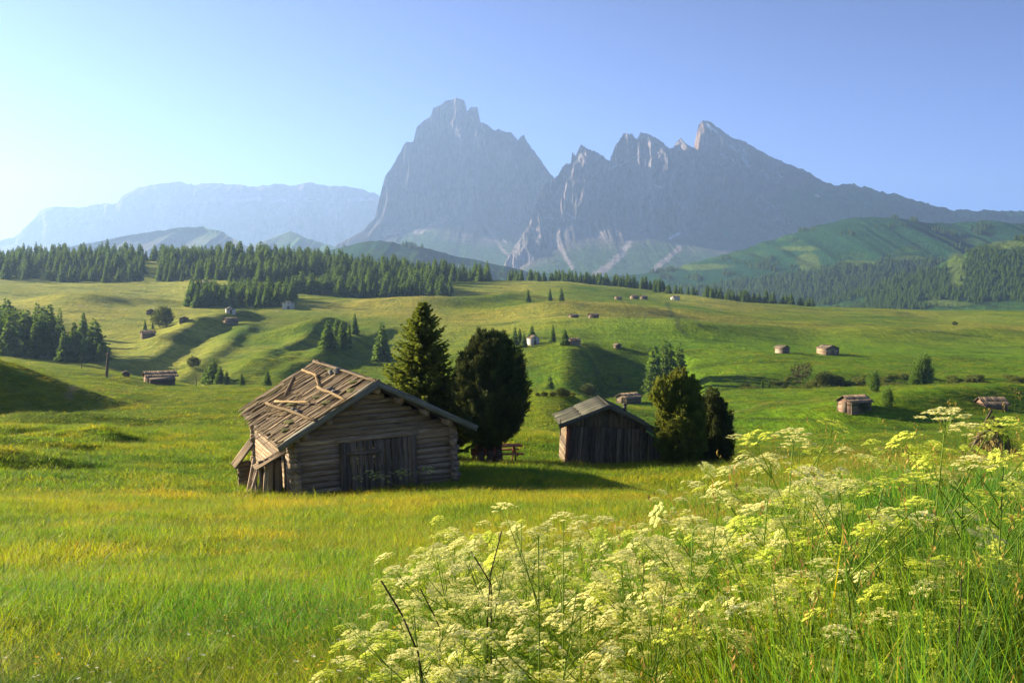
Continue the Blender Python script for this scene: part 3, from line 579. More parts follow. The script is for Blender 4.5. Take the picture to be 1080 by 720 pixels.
    for (u0, v0, u1, v1), lf, r in (((281, 425, 333, 443), 0.20, 0.062), ((335, 408, 365, 422), 0.20, 0.06), ((332, 394, 336, 408), 0.20, 0.04), ((319, 390, 335, 396), 0.22, 0.055), ((290, 423, 327, 424), 0.26, 0.042), ((266, 434, 300, 414), 0.18, 0.05), ((330, 443, 372, 419), 0.20, 0.05), ((284, 437, 312, 428), 0.18, 0.04)):
        MB().pole(on_roof(u0, v0, lf), on_roof(u1, v1, lf), r, r * 0.8, 8, 7, 0.4).build('roof_pole', W_POLE, rl)
    MB().pole(P(2.05, 7.2, 0.05), P(1.6, 7.25, 0.55), 0.09, 0.08, 8, 2, 0.1, 0.4).build('roof_post', W_LOG, rl)
    def stone(name, c, s, mat, parent):
        bm = bmesh.new(); bmesh.ops.create_icosphere(bm, subdivisions=2, radius=1)
        for v in bm.verts: v.co *= 1 + 0.35 * float(fbm(v.co.x * 1.3 + c[1], v.co.y * 1.3 + v.co.z * 2 + c[0], 2, 3)); v.co = Vector((v.co.x * s[0], v.co.y * s[1], v.co.z * s[2]))
        me = bpy.data.meshes.new(name); bm.to_mesh(me); bm.free(); return link(name, me, mat, parent, c)
    for q, y, sz in ((0.15, 4.9, 0.2), (0.3, 5.4, 0.15), (1.12, 1.6, 0.15), (1.1, 2.6, 0.17), (2.5, 2.2, 0.14), (2.5, 3.2, 0.12)): stone('roof_stone', P(q, y, 0.2), (sz, sz * 1.2, sz * 0.65), M_STONE, rl)
    for q, y, sz in ((1.55, 1.0, 0.4), (2.9, 1.7, 0.4), (0.7, 0.3, 0.3), (0.3, 1.5, 0.35), (0.05, 6.4, 0.4), (2.2, 4.3, 0.45), (3.3, 1.0, 0.3), (1.5, 3.0, 0.35)):
        stone('moss_patch', P(q, y, 0.11), (sz * 0.7, sz, 0.07), M_MOSS, rl)
    # ruined porch on the left side
    mb = MB()
    for k in range(5): mb.board((-0.28 - 0.02 * k, 0.75 + 0.02 * k, -1.0), (-0.28, 0.75, 1.25), 0.2, 0.05, (1, 0, 0), 3, 0.006, 0.05) if k == 0 else mb.board((-0.25 - 0.20 * k, 0.8, -1.0), (-0.25 - 0.20 * k, 0.8, 1.30 - 0.06 * k), 0.185, 0.04, (0, 1, 0), 3, 0.006, 0.04, random.uniform(0.05, 0.45))
    for k in range(7): mb.board((-1.2, 1.1 + 0.22 * k, -1.0), (-1.2, 1.1 + 0.22 * k, 0.75 + random.uniform(-0.2, 0.1)), 0.2, 0.04, (1, 0, 0), 2, 0.006, 0.04, random.uniform(0.05, 0.4))
    pr = mb.build('porch', W_DOOR, root)
    MB().board((-1.02, 0.55, -1.05), (-0.80, 0.62, 1.02), 0.30, 0.09, (0, 1, 0), 5, 0.006, 0.06, 0.8).build('porch_post', W_LOG, pr)
    MB().board((-0.62, 0.62, -1.05), (-0.5, 0.66, 1.05), 0.22, 0.06, (0, 1, 0), 5, 0.006, 0.06, 0.35).build('porch_post', W_LOG, pr)
    mb = MB()
    for k in range(4): mb.board((-1.30, 0.32 + 0.24 * k, 0.86), (-0.18, 0.36 + 0.24 * k, 1.36), 0.23, 0.04, (-0.4, 0, 0.9), 2, 0.01, 0.05, random.uniform(0.5, 1))
    mb.build('porch_roof', W_ROOF, pr)
    mb = MB()
    for k in range(4): mb.board((-1.72, 2.5 + 0.3 * k, 0.62), (-1.05, 2.5 + 0.3 * k, 1.42), 0.28, 0.045, (-0.7, 0, 0.7), 2, 0.01, 0.05, random.uniform(0.5, 1))
    mb.build('porch_roof', W_ROOF, pr)
    mb = MB(); z = -1.1
    while z < 0.75: mb.board((-1.62, 2.7, z), (-1.15, 2.7, z + 0.02), 0.12, 0.17, (0, 0, 1), 2, 0.01, 0.05, random.uniform(0, 0.35)); z += 0.18
    mb.build('log_pier', W_LOG, pr)
    for a, b in (((-1.75, 0.9, -1.0), (-1.12, 1.0, 0.75)), ((-1.60, 0.8, -1.05), (-1.02, 0.9, 0.45)), ((-1.95, 1.1, -0.95), (-1.25, 1.2, 0.35)), ((-1.7, 1.2, -0.9), (-1.2, 1.3, 1.1))):
        MB().board(a, b, 0.10, 0.04, (0.3, -0.9, 0), 2, 0.006, 0.05, random.uniform(0.5, 0.9)).build('leaning_lath', W_PALE, pr)
    return root
big_barn()

def plank_barn():
    A = Vector((X_of(598, 52.0), 52.0, float(Z_of(489, 52.0))))
    root = empty('plank_barn', A, (0, R(2.6), R(2.5)))
    tag(root, 'brown barn clad in upright planks with lean-to and stove pipe beside the dark bushes', 'barn')
    W, L, HE, SL = 3.62, 3.3, 1.95, math.tan(R(24)); HR = HE + W / 2 * SL; GZ0 = -0.9
    mb = MB(); x = 0.0
    while x < W - 0.05:
        w = min(random.uniform(0.13, 0.24), W - x); z1 = HE - 0.12 + random.uniform(-0.02, 0.02)
        mb.board((x + w / 2, 0.0, GZ0), (x + w / 2 + random.uniform(-.01, .01), 0, z1), w - 0.012, 0.035 + random.uniform(0, 0.02), (0, 1, 0), 5, 0.003, 0.03); x += w
    mb.build('plank_wall', W_CLAD, root)
    mb = MB(); x = 0.06
    while x < W - 0.08:
        w = random.uniform(0.16, 0.28); xc = x + w / 2; z1 = HE + min(xc, W - xc) * SL - 0.03
        mb.board((xc, -0.04, HE - 0.15 + random.uniform(-.03, .03)), (xc, -0.04, z1), w - 0.01, 0.04, (0, 1, 0), 3, 0.003, 0.03, random.uniform(0.4, 0.9)); x += w
    mb.build('gable_cladding', W_CLAD, root)
    for xx in (0.0, W):
        mb = MB(); z = GZ0
        while z < HE: h = random.uniform(0.15, 0.2); mb.board((xx, 0.08 if xx else -0.02, z), (xx, L + random.uniform(0.1, 0.2), z), 0.16, h * 0.93, (0, 0, 1), 8, 0.006, 0.06); z += h
        mb.build('log_wall', W_CLAD, root)
    mb = MB(); z = GZ0
    while z < HR - 0.15:
        h = 0.19; ins = max(0, (z - HE) / SL); mb.board((ins, L, z), (W - ins, L, z), 0.15, h * 0.93, (0, 0, 1), 6, 0.006, 0.05); z += h
    mb.build('log_wall', W_CLAD, root)
    MB().board((-0.05, -0.10, -0.75), (-0.04, -0.10, HE - 0.1), 0.13, 0.06, (0, 1, 0), 4, 0.004, 0.03, 0.75).build('corner_board', W_TABLE, root)
    # lean-to on the right
    mb = MB(); x = W + 0.02
    while x < W + 0.84:
        w = random.uniform(0.13, 0.2); z1 = HE - 0.32 - (x - W) * 0.52; mb.board((x + w / 2, 0.05, GZ0), (x + w / 2, 0.05, z1), w - 0.012, 0.04, (0, 1, 0), 4, 0.003, 0.03, random.uniform(0, 0.5)); x += w
    le = mb.build('lean_to', W_CLAD, root)
    MB().board((W + 0.86, 0.05, GZ0 + 0.4), (W + 0.86, L - 0.2, GZ0 + 0.4), 0.05, 2.2, (0, 0, 1), 2, 0.004, 0.01, 0.3).build('side_wall', W_CLAD, le)
    mb = MB()
    for k in range(14): mb.board((W + 0.02, -0.2 + 0.3 * k, HE - 0.12), (W + 1.12, -0.2 + 0.3 * k, HE - 0.72), 0.29, 0.035, (0.5, 0, 0.86), 2, 0.006, 0.03)
    mb.build('lean_to_roof', W_DUSK, le)
    OV, EV = 0.62, 0.45
    for side in (-1, 1):
        nx, nz = side * math.sin(R(24)), math.cos(R(24)); SLn = (W / 2 + EV) / math.cos(R(24)); mb = MB()
        P = lambda q, y, l: (W / 2 + side * q * math.cos(R(24)), y, HR + 0.1 - q * math.sin(R(24)) + l)
        for c, (q0, q1, lift) in enumerate(((1.1, SLn, 0), (-0.04, 1.35, 0.05))):
            y = -OV
            while y < L + 0.4:
                w = random.uniform(0.12, 0.22); mb.board(P(q0, y + w / 2, lift + random.uniform(0, 0.02)), P(q1 + random.uniform(-0.08, 0.06), y + w / 2, lift + random.uniform(-0.01, 0.02)), w - 0.01, 0.026, (nx, 0, nz), 3, 0.004, 0.04); y += w
        ro = mb.build('roof', W_DUSK, root)
        MB().board(P(-0.02, -OV - 0.03, 0.0), P(SLn + 0.06, -OV - 0.03, 0.0), 0.05, 0.19, (nx, 0, nz), 5, 0.005, 0.04, 0.85).build('bargeboard', W_DUSK, ro)
        MB().board(P(0.0, L / 2, -0.06), P(SLn - 0.1, L / 2, -0.06), L + 0.8, 0.03, (nx, 0, nz), 1, 0, 0, 0.1).build('sheathing', W_CLAD, ro)
        if side > 0: pc = P(1.05, 0.9, 0)
    pz = MB().pole((pc[0], pc[1], pc[2] - 0.1), (pc[0], pc[1], pc[2] + 0.38), 0.075, 0.075, 12, 2, 0, 0.5).build('stove_pipe', M_IRON, root)
    MB().pole((pc[0], pc[1], pc[2] + 0.38), (pc[0], pc[1], pc[2] + 0.45), 0.13, 0.11, 12, 1, 0, 0.5).build('pipe_cap', M_IRON, pz)
    MB().pole((-0.42, -0.55, HE - 0.55), (-0.45, -0.57, HE + 0.22), 0.025, 0.02, 6, 2, 0.1, 0.7).build('eave_stake', W_POLE, root)
    return root
plank_barn()

# picnic table with benches under the round pine
def picnic():
    c = ground(525, 53.5); root = empty('picnic_table', c, (0, 0, R(8)))
    tag(root, 'reddish picnic table with attached benches behind the round pine trunk', 'picnic table')
    mb = MB()
    for k in range(5): mb.board((-1.15, -0.32 + 0.16 * k, 0.78), (1.15, -0.32 + 0.16 * k, 0.78), 0.15, 0.05, (0, 0, 1), 3, 0.004, 0.02)
    mb.build('tabletop', W_TABLE, root)
    for y in (-0.75, 0.75):
        mb = MB()
        for k in (-1, 1): mb.board((-1.15, y + 0.08 * k, 0.47), (1.15, y + 0.08 * k, 0.47), 0.15, 0.05, (0, 0, 1), 3, 0.004, 0.02)
        mb.build('bench', W_TABLE, root)
    for x in (-0.8, 0.8):
        for s in (-1, 1): MB().board((x, s * 0.62, -0.2), (x, s * 0.2, 0.75), 0.11, 0.06, (1, 0, 0), 1, 0.003, 0, 0.3).build('leg', W_TABLE, root)
        MB().board((x + 0.07, -0.82, 0.415), (x + 0.07, 0.82, 0.415), 0.06, 0.1, (0, 0, 1), 1, 0.003, 0, 0.3).build('cross_beam', W_TABLE, root)
picnic()
def bench2():
    c = ground(511, 52.0); root = empty('wooden_settle', c, (0, 0, R(12)))
    tag(root, 'short reddish wooden bench with a solid back left of the round pine trunk', 'bench')
    mb = MB()
    for k in range(3): mb.board((-0.62, 0.22, 0.52 + 0.15 * k), (0.62, 0.22, 0.52 + 0.15 * k), 0.05, 0.14, (0, 0, 1), 1, 0.003, 0.02)
    mb.build('backrest', W_TABLE, root)
    mb = MB()
    for k in range(3): mb.board((-0.62, -0.15 + 0.14 * k, 0.43), (0.62, -0.15 + 0.14 * k, 0.43), 0.13, 0.045, (0, 0, 1), 1, 0.003, 0.02)
    mb.build('seat', W_TABLE, root)
    for x in (-0.5, 0.5): MB().box((x - 0.05, -0.18, -0.2), (x + 0.05, 0.2, 0.40), 0.003, 0.4).build('leg', W_TABLE, root)
bench2()

# ------------------------------------------------------------------ hay huts and chalets across the valley
HUT_ROWS = {(901,250):433, (873,436):374, (825,432):372.5, (1045,246):429, (663,262):425, (168,262):404, (133,272):397.5, (156,520):356, (159,612):331.5, (194,585):339.5, (243,588):342.5, (562,436):363, (605,438):363.5, (651,424):367, (626,604):335.5, (605,604):335, (652,850):316, (669,868):315.5, (679,872):315.5, (712,890):316, (304,745):325.5, (285,838):309, (219,905):302, (243,668):330}
W_ROSY = wood('rosy_sunlit_logs', (0.10, 0.06, 0.045), (0.30, 0.20, 0.15), (0.46, 0.33, 0.26), (0.3, 0.17, 0.1), 0.3)
def small_hut(name, label, cat, u, Y, w, l, h, yaw, wall=None, roofm=None, gable=None, pitch=26, group=None, ov=0.5, extra=None, windows=0, dv=0.0):
    vb = HUT_ROWS.get((u, Y)); c = ground_at(u, vb, Y) if vb else ground(u, Y); c.z += dv; root = empty(name, c, (0, 0, R(yaw))); tag(root, label, cat, group)
    wall = wall or W_CLAD; roofm = roofm or W_CLAD; gable = gable or wall
    SL = math.tan(R(pitch)); HR = h + w / 2 * SL
    # walls of squared logs: ridge runs along y, gables at both ends
    for x in (-w / 2, w / 2):
        mb = MB(); z = -1.2
        while z < h: hh = 0.24; mb.board((x, -l / 2 - 0.12, z + hh / 2), (x, l / 2 + 0.12, z + hh / 2), 0.16, hh * 0.95, (0, 0, 1), 2, 0.01, 0.03); z += hh
        mb.build('log_wall' if wall is not M_PLASTER else 'wall', wall, root)
    for y in (-l / 2, l / 2):
        mb = MB(); z = -1.1
        while z < HR - 0.15:
            hh = 0.24; ins = max(0, (z + hh * 0.6 - h) / SL); x1 = w / 2 - ins + (0.12 if z < h - 0.2 else 0)
            if x1 > 0.1: mb.board((-x1, y, z + hh / 2), (x1, y, z + hh / 2), 0.14, hh * 0.95, (0, 0, 1), 2, 0.01, 0.03)
            z += hh
        mb.build('gable', gable, root)
    for s in (-1, 1):
        nx, nz = s * math.sin(R(pitch)), math.cos(R(pitch)); SLn = (w / 2 + ov) / math.cos(R(pitch)); mb = MB(); y = -l / 2 - ov
        while y < l / 2 + ov - 0.1:
            ww = random.uniform(0.3, 0.5)
            for q0, q1, lf in ((SLn * 0.45, SLn, 0.0), (-0.03, SLn * 0.55, 0.05)):
                a = (s * q0 * math.cos(R(pitch)), y + ww / 2, HR + 0.12 - q0 * math.sin(R(pitch)) + lf); b = (s * (q1 + random.uniform(-.08, .08)) * math.cos(R(pitch)), y + ww / 2, HR + 0.12 - q1 * math.sin(R(pitch)) + lf)
                mb.board(a, b, ww - 0.02, 0.05, (nx, 0, nz), 1, 0.012, 0)
            y += ww
        mb.build('roof', roofm, root)
    MB().board((0, -l / 2 - 0.11, -0.3), (0, -l / 2 - 0.11, min(1.7, h - 0.1)), 1.1, 0.06, (0, 1, 0), 1, 0.01, 0, 0.15).build('door', W_DOOR, root)
    for k in range(windows):
        x = (k - (windows - 1) / 2) * w / max(windows, 1); fr = MB().box((x - 0.4, -l / 2 - 0.14, h - 0.5), (x + 0.4, -l / 2 - 0.08, h + 0.4), 0, 0.9).build('window', W_PALE, root)
        MB().box((x - 0.3, -l / 2 - 0.17, h - 0.4), (x + 0.3, -l / 2 - 0.145, h + 0.3), 0, 0.5).build('pane', M_PANE, fr)
    if extra: extra(root, w, l, h)
    return root
H = small_hut; GH = 'hay huts scattered over the far meadow'
def shed(root, w, l, h):
    mb = MB(); z = -1.0
    while z < h - 0.7: mb.board((w / 2 + 0.1, -l / 2 + 0.3, z + 0.12), (w / 2 + 2.0, -l / 2 + 0.3, z + 0.12), 0.14, 0.23, (0, 0, 1), 2, 0.01, 0.03, 0.2); mb.board((w / 2 + 2.0, -l / 2 + 0.3, z + 0.12), (w / 2 + 2.0, l / 2 - 0.3, z + 0.12), 0.14, 0.23, (0, 0, 1), 2, 0.01, 0.03, 0.2); z += 0.24
    a = mb.build('lean_to', W_DOOR, root); MB().board((w / 2 - 0.1, 0, h + 0.0), (w / 2 + 2.4, 0, h - 0.7), l - 0.2, 0.08, (0.3, 0, 1), 1, 0.02, 0, 0.4).build('lean_to_roof', W_CLAD, a)
H('hay_hut', 'rosy log hut with grey roof on the near right hillock, a bush at its corner', 'hut', 901, 250, 3.6, 4.2, 1.7, -66, W_CLAD, W_LOG, W_ROSY, group=GH)
H('hay_hut', 'brown log hut with wide dark roof, larger of the upper right pair', 'hut', 873, 436, 5.6, 6.2, 2.6, 18, W_LOG, W_DOOR, W_LOG, 20, GH)
H('hay_hut', 'small hut with sunlit pale side wall left of the brown log hut', 'hut', 825, 432, 3.6, 3.8, 2.2, 30, W_PALE, W_DOOR, W_ROSY, 22, GH)
H('hay_hut', 'low log hut with a broad dark patched roof at the right edge of the hillock', 'hut', 1045, 246, 3.8, 4.2, 0.7, -84, W_ROSY, W_DOOR, W_ROSY, 30, GH)
H('hay_hut', 'hut half hidden in the hollow behind the small plank barn', 'hut', 663, 262, 3.4, 4.2, 1.4, -55, W_CLAD, W_LOG, W_CLAD, 24, GH)
H('farm_barn', 'long dark timber barn with a lean-to at the left meadow edge', 'barn', 168, 262, 5.0, 6.0, 1.8, -62, W_LOG, W_DOOR, W_ROSY, 22, None, 0.6, shed)
H('field_shed', 'tiny dark field shed left of the long timber barn', 'shed', 133, 272, 1.5, 1.7, 1.0, 20, W_CLAD, W_DOOR, None, 20, None, 0.2)
H('hay_hut', 'dark hut on the slope below the round leafy tree at left', 'hut', 156, 520, 5.0, 5.6, 2.2, -60, W_DOOR, W_DOOR, W_CLAD, 24, GH)
H('hay_hut', 'brown hut just left of the round leafy tree at left', 'hut', 159, 612, 4.2, 4.4, 2.0, 15, W_CLAD, W_DOOR, None, 24, GH)
H('hay_hut', 'small hut just right of the round leafy tree at left', 'hut', 194, 585, 4.0, 4.2, 1.8, 15, W_CLAD, W_DOOR, None, 20, GH)
H('hay_hut', 'dark hut with a humped roof below the lower conifer wood', 'hut', 243, 588, 5.2, 5.6, 2.2, -50, W_CLAD, W_DOOR, None, 26, GH)
H('white_cottage', 'white walled cottage under dark roof between blue green spruces', 'cottage', 562, 436, 3.4, 3.8, 2.4, 25, M_PLASTER, W_DOOR, M_PLASTER, 34, None, 0.3, None, 1)
H('hay_hut', 'brown hut tucked against the spruce right of the white cottage', 'hut', 605, 438, 3.4, 3.6, 1.6, -60, W_LOG, W_CLAD, None, 24, GH)
H('hay_hut', 'lone tiny dark hut on the open meadow left of the shaded hollow', 'hut', 651, 424, 2.0, 2.0, 1.2, 25, W_CLAD, W_DOOR, None, 26, GH)
H('hay_hut', 'bluish dark hut in mid meadow, right one of a close pair', 'hut', 626, 604, 3.4, 3.8, 1.6, -60, W_CLAD, W_DOOR, None, 22, GH)
H('hay_hut', 'low flat hut in mid meadow, left one of a close pair', 'hut', 605, 604, 3.2, 3.6, 1.1, -70, W_CLAD, W_DOOR, None, 18, GH)
H('hay_hut', 'brown hut below the distant tree row, leftmost of the three there', 'hut', 652, 850, 3.6, 4.2, 1.8, -70, W_LOG, W_CLAD, None, 20, GH)
H('hay_hut', 'brown hut below the distant tree row, middle of the three there', 'hut', 669, 868, 4.4, 5.2, 2.4, -60, W_LOG, W_CLAD, None, 22, GH)
H('hay_hut', 'dark hut below the distant tree row, rightmost of the three there', 'hut', 679, 872, 4, 4.4, 2.2, -60, W_CLAD, W_DOOR, None, 22, GH)
H('farmhouse', 'pale farmhouse with grey roof near the end of the distant tree row', 'farmhouse', 712, 890, 4.6, 6, 2.4, -60, M_PLASTER, W_GREY, M_PLASTER, 24, None, 0.6, None, 2)
H('chalet', 'white chalet under the lower conifer wood, beside its right end', 'chalet', 304, 745, 7.0, 8.5, 3.6, 12, M_PLASTER, W_GREY, M_PLASTER, 22, None, 0.8, None, 3)
H('chalet', 'wide chalet with pale roof between the two conifer woods', 'chalet', 285, 838, 7.5, 12, 3.0, -70, W_CLAD, W_PALE, M_PLASTER, 22, None, 0.8, None, 2, 1.0)
H('chalet', 'chalet with pale roof at the foot of the upper left wood', 'chalet', 219, 905, 7.0, 10, 2.6, -70, W_CLAD, W_PALE, M_PLASTER, 24, None, 0.8, None, 2, 1.0)
H('chalet', 'small white chalet at the lower edge of the lower conifer wood', 'chalet', 243, 668, 4.6, 5.5, 2.2, 20, M_PLASTER, W_GREY, M_PLASTER, 22, None, 0.5, None, 2)

# poles of the old lift line
def post(name, label, cat, u, Y, h, r, lean=0.0, arm=False):
    c = ground(u, Y); root = empty(name, c); tag(root, label, cat)
    MB().pole((0, 0, -0.5), (lean, 0, h), r, r * 0.8, 8, 3, 0.05, 0.2).build('pole', W_DOOR, root)
    if arm: MB().board((lean - 0.8, 0, h - 0.35), (lean + 0.8, 0, h - 0.35), 0.16, 0.18, (0, 0, 1), 1, 0, 0, 0.2).build('cross_arm', W_DOOR, root)
    else: MB().pole((lean - 0.0, 0, h), (lean, 0, h + 0.1), r * 1.2, r * 0.6, 8, 1, 0, 0.2).build('pole_cap', W_DOOR, root)
post('lift_pole', 'thick leaning timber pole with a cross arm on the pale left field', 'pole', 112, 245, 5.6, 0.36, 0.5, True)
post('line_pole', 'thin upright pole on the pale field at far left', 'pole', 86, 280, 3.6, 0.12)
post('fence_post', 'short post at the meadow edge right of the long timber barn', 'post', 207, 250, 2.2, 0.11)

# dried hay heaped on a rack beyond the crest of the near bank
def hayrack():
    c = ground(1047, 24.5, -0.02); root = empty('hay_rack', c)
    tag(root, 'brown heap of drying hay with a dark leaning pole behind the tall white umbels', 'hay rack')
    n = 2600; th = rng.uniform(0, 2 * np.pi, n); q = rng.uniform(0, 1, n) ** 0.8; rr = 0.55 * q * (1 + 0.1 * np.sin(3 * th)); z = 0.95 * (1 - q) + rng.uniform(-0.05, 0.05, n)
    P0 = np.stack([rr * np.cos(th), rr * np.sin(th), z], 1); d = np.stack([np.cos(th) * 0.5, np.sin(th) * 0.5, -0.85 + 0 * th], 1) + rng.normal(0, 0.25, (n, 3)); d /= np.linalg.norm(d, axis=1)[:, None]
    s = np.cross(d, rng.normal(0, 1, (n, 3))); s /= np.linalg.norm(s, axis=1)[:, None]; Ln = rng.uniform(0.12, 0.3, n)[:, None]
    V = np.stack([P0 - s * 0.008, P0 + s * 0.008, P0 + d * Ln + s * 0.004, P0 + d * Ln - s * 0.004], 1).reshape(-1, 3)
    P0 = P0 * 1.15
    V = V * 1.3
    link('hay', np_mesh('hay', V, np.arange(4 * n).reshape(-1, 4), False), plain('dry_hay', (0.26, 0.21, 0.09), 1.0, 0.4, 9), root)
    MB().pole((-0.80, -0.05, -0.1), (-0.02, 0.0, 1.38), 0.035, 0.025, 8, 5, 0.3, 0.1).build('pole', W_DOOR, root)
    MB().pole((0.55, 0.1, -0.1), (0.0, 0.02, 1.02), 0.02, 0.018, 8, 4, 0.3, 0.8).build('pole', W_POLE, root)
hayrack()
# ------------------------------------------------------------------ trees
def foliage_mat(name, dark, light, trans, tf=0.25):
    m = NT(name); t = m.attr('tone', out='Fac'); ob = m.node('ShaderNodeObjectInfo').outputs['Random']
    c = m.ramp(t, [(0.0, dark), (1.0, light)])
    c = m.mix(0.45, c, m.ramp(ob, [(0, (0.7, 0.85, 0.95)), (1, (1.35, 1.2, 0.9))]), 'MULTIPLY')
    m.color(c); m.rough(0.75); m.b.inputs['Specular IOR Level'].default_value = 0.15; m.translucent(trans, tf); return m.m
M_SPRUCE = foliage_mat('spruce_needles', (0.042, 0.072, 0.016), (0.17, 0.21, 0.034), (0.22, 0.27, 0.03), 0.35)
M_PINE = foliage_mat('pine_needles', (0.030, 0.052, 0.017), (0.115, 0.145, 0.040), (0.10, 0.11, 0.025), 0.25)
M_BUSH = foliage_mat('bush_leaves', (0.036, 0.070, 0.019), (0.18, 0.23, 0.042), (0.24, 0.26, 0.03), 0.36)
M_FAR = foliage_mat('far_conifer_needles', (0.026, 0.078, 0.022), (0.165, 0.27, 0.040), (0.20, 0.31, 0.035), 0.34)  # light end raised to paint sunlit branch tips into the needle colour
M_LEAFY = foliage_mat('leafy_crown', (0.03, 0.05, 0.012), (0.09, 0.12, 0.022), (0.14, 0.17, 0.02))
M_BROWN = foliage_mat('brown_twigs', (0.06, 0.045, 0.02), (0.14, 0.10, 0.04), (0.1, 0.08, 0.03), 0.1)
M_BARK = plain('bark', (0.085, 0.062, 0.045), 1.0, 0.5, 6)

def kites(P, D, L, Wd, tone, name, spread=None):
    """one leaf-sized kite per base point P, along D"""
    n = len(P); D = D / (np.linalg.norm(D, axis=1)[:, None] + 1e-9)
    s = np.cross(D, rng.normal(0, 1, (n, 3))); s /= np.linalg.norm(s, axis=1)[:, None] + 1e-9
    L = np.broadcast_to(L, n)[:, None]; Wd = np.broadcast_to(Wd, n)[:, None]
    V = np.stack([P, P + D * L * 0.45 + s * Wd, P + D * L, P + D * L * 0.45 - s * Wd], 1).reshape(-1, 3)
    me = np_mesh(name, V, np.arange(4 * n).reshape(-1, 4), False); set_attr(me, 'tone', np.repeat(tone, 4)); return me

def trunk_mesh(h, r, limbs=(), seg=6, wob=0.15, forks=1):
    mb = MB()
    for k in range(forks):
        off = 0 if forks == 1 else (k - (forks - 1) / 2) * r * 1.3
        a = np.array((off, random.uniform(-.3, .3) * r * (forks > 1), -0.4)); pts = [a]; top = np.array((off * 0.6, 0, h))
        for i in range(1, seg + 1): pts.append(a + (top - a) * i / seg + np.array((random.uniform(-1, 1), random.uniform(-1, 1), 0)) * wob * r * (i < seg))
        rk = r / (forks ** 0.6)
        for i in range(seg): mb.pole(pts[i], pts[i + 1], rk * (1 - 0.9 * i / seg) * (1.25 if i == 0 else 1), rk * (1 - 0.9 * (i + 1) / seg), 8, 1, 0)
    for a, b, q in limbs: mb.pole(a, b, q, q * 0.3, 5, 2, 0.3)
    return mb

def conifer(Hh, Rm, levels, nbr, nspr, z0=0.06, droop=0.35, power=0.85, spr=0.22, seed=0, gap=0.2, lift=0.0):
    """layered conifer: whorls of drooping branches with needle sprays"""
    r_ = np.random.default_rng(seed); Ps = []; Ds = []; Ls = []; Ws = []; Ts = []; limbs = []
    for i in range(levels):
        q = i / (levels - 1); z = Hh * (z0 + (0.99 - z0) * q ** 0.9); rad = Rm * max(0.03, (1 - q) ** power)
        n = max(4, int(nbr * (0.45 + 0.55 * (1 - q))))
        for k in range(n):
            if r_.random() < gap * 0.5: continue
            a = 2 * np.pi * (k + r_.uniform(-0.4, 0.4)) / n + i * 2.4; Lb = rad * r_.uniform(0.62, 1.2); zz = z + r_.uniform(-0.5, 0.5) * Hh / levels
            o = np.array((np.cos(a), np.sin(a), 0)); tn = r_.random()
            up = 0.25 if q > 0.7 else 0.0
            if i % 2 == 0 and Lb > 0.4: limbs.append((np.array((0, 0, zz)), o * Lb * 0.85 + np.array((0, 0, zz - droop * Lb * 0.75 + up * Lb)), 0.012 * Hh / 6 + 0.02 * Lb))
            m_ = max(3, int(nspr * (0.35 + 0.65 * Lb / Rm)))
            f = (np.arange(m_) + r_.uniform(0.2, 0.9, m_)) / m_; f = f ** 0.8
            base = o[None] * (Lb * f)[:, None]; base[:, 2] = zz - droop * Lb * f + lift * Lb * f ** 2.5 + up * Lb * f
            sd = np.array((-o[1], o[0], 0)); sg = np.where(np.arange(m_) % 2 == 0, 1, -1) * r_.uniform(0.3, 1.1, m_)
            d = o[None] * 0.9 + sd[None] * sg[:, None]; d[:, 2] += r_.uniform(-0.5, 0.35, m_)
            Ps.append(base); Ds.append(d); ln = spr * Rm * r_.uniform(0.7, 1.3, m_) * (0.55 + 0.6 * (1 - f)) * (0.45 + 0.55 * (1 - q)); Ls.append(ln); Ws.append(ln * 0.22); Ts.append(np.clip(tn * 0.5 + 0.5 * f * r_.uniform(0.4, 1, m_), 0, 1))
    # leader
    return np.concatenate(Ps), np.concatenate(Ds), np.concatenate(Ls), np.concatenate(Ws), np.concatenate(Ts), limbs

def brush(profile, n, tuft, L, Wd, seed=0, lump=0.25, up=0.9, shell=0.55):
    """dense upright crown: tufts of needles through a noisy volume; profile = [(z, radius)]"""
    r_ = np.random.default_rng(seed); zs = np.array([p[0] for p in profile]); rs = np.array([p[1] for p in profile])
    z = r_.uniform(zs[0], zs[-1], n * 3); rr = np.interp(z, zs, rs); keep = r_.random(n * 3) < (rr / rs.max()) ** 1.1; z = z[keep][:n]; rr = rr[keep][:n]; n = len(z)
    a = r_.uniform(0, 2 * np.pi, n)
    lm = 1 + lump * fbm(a * 1.6 + 3, z * 1.1, 3, seed) + lump * 0.9 * (np.abs(np.sin(a * 4 + 3 * fbm(z * 0.7, a, 2, seed + 1))) - 0.5) + lump * 0.5 * fbm(a * 5, z * 2.5, 2, seed + 4)
    q = shell + (1 - shell) * r_.random(n) ** 0.6; q = np.where(r_.random(n) < 0.2, r_.random(n), q)
    P = np.stack([np.cos(a) * rr * q * lm, np.sin(a) * rr * q * lm, z + 0.12 * fbm(a * 4, z * 3, 2, seed + 2)], 1); tn = np.clip(0.5 + 0.9 * fbm(a * 3, z * 2.2, 3, seed + 6) + r_.uniform(-.25, .25, n), 0, 1)
    P = np.repeat(P, tuft, 0); tn = np.repeat(tn, tuft); aa = np.repeat(a, tuft); N = len(P); ex = np.repeat((r_.random(n) < 0.12) * r_.uniform(0.5, 1.4, n), tuft)
    D = np.stack([np.cos(aa) * 0.55, np.sin(aa) * 0.55, np.full(N, up)], 1) + r_.normal(0, 0.33, (N, 3)); P = P + r_.normal(0, 0.05, (N, 3))
    return P, D, L * (1 + ex) * r_.uniform(0.6, 1.3, N), Wd * r_.uniform(0.7, 1.3, N), np.clip(tn + r_.uniform(-.15, .15, N), 0, 1)

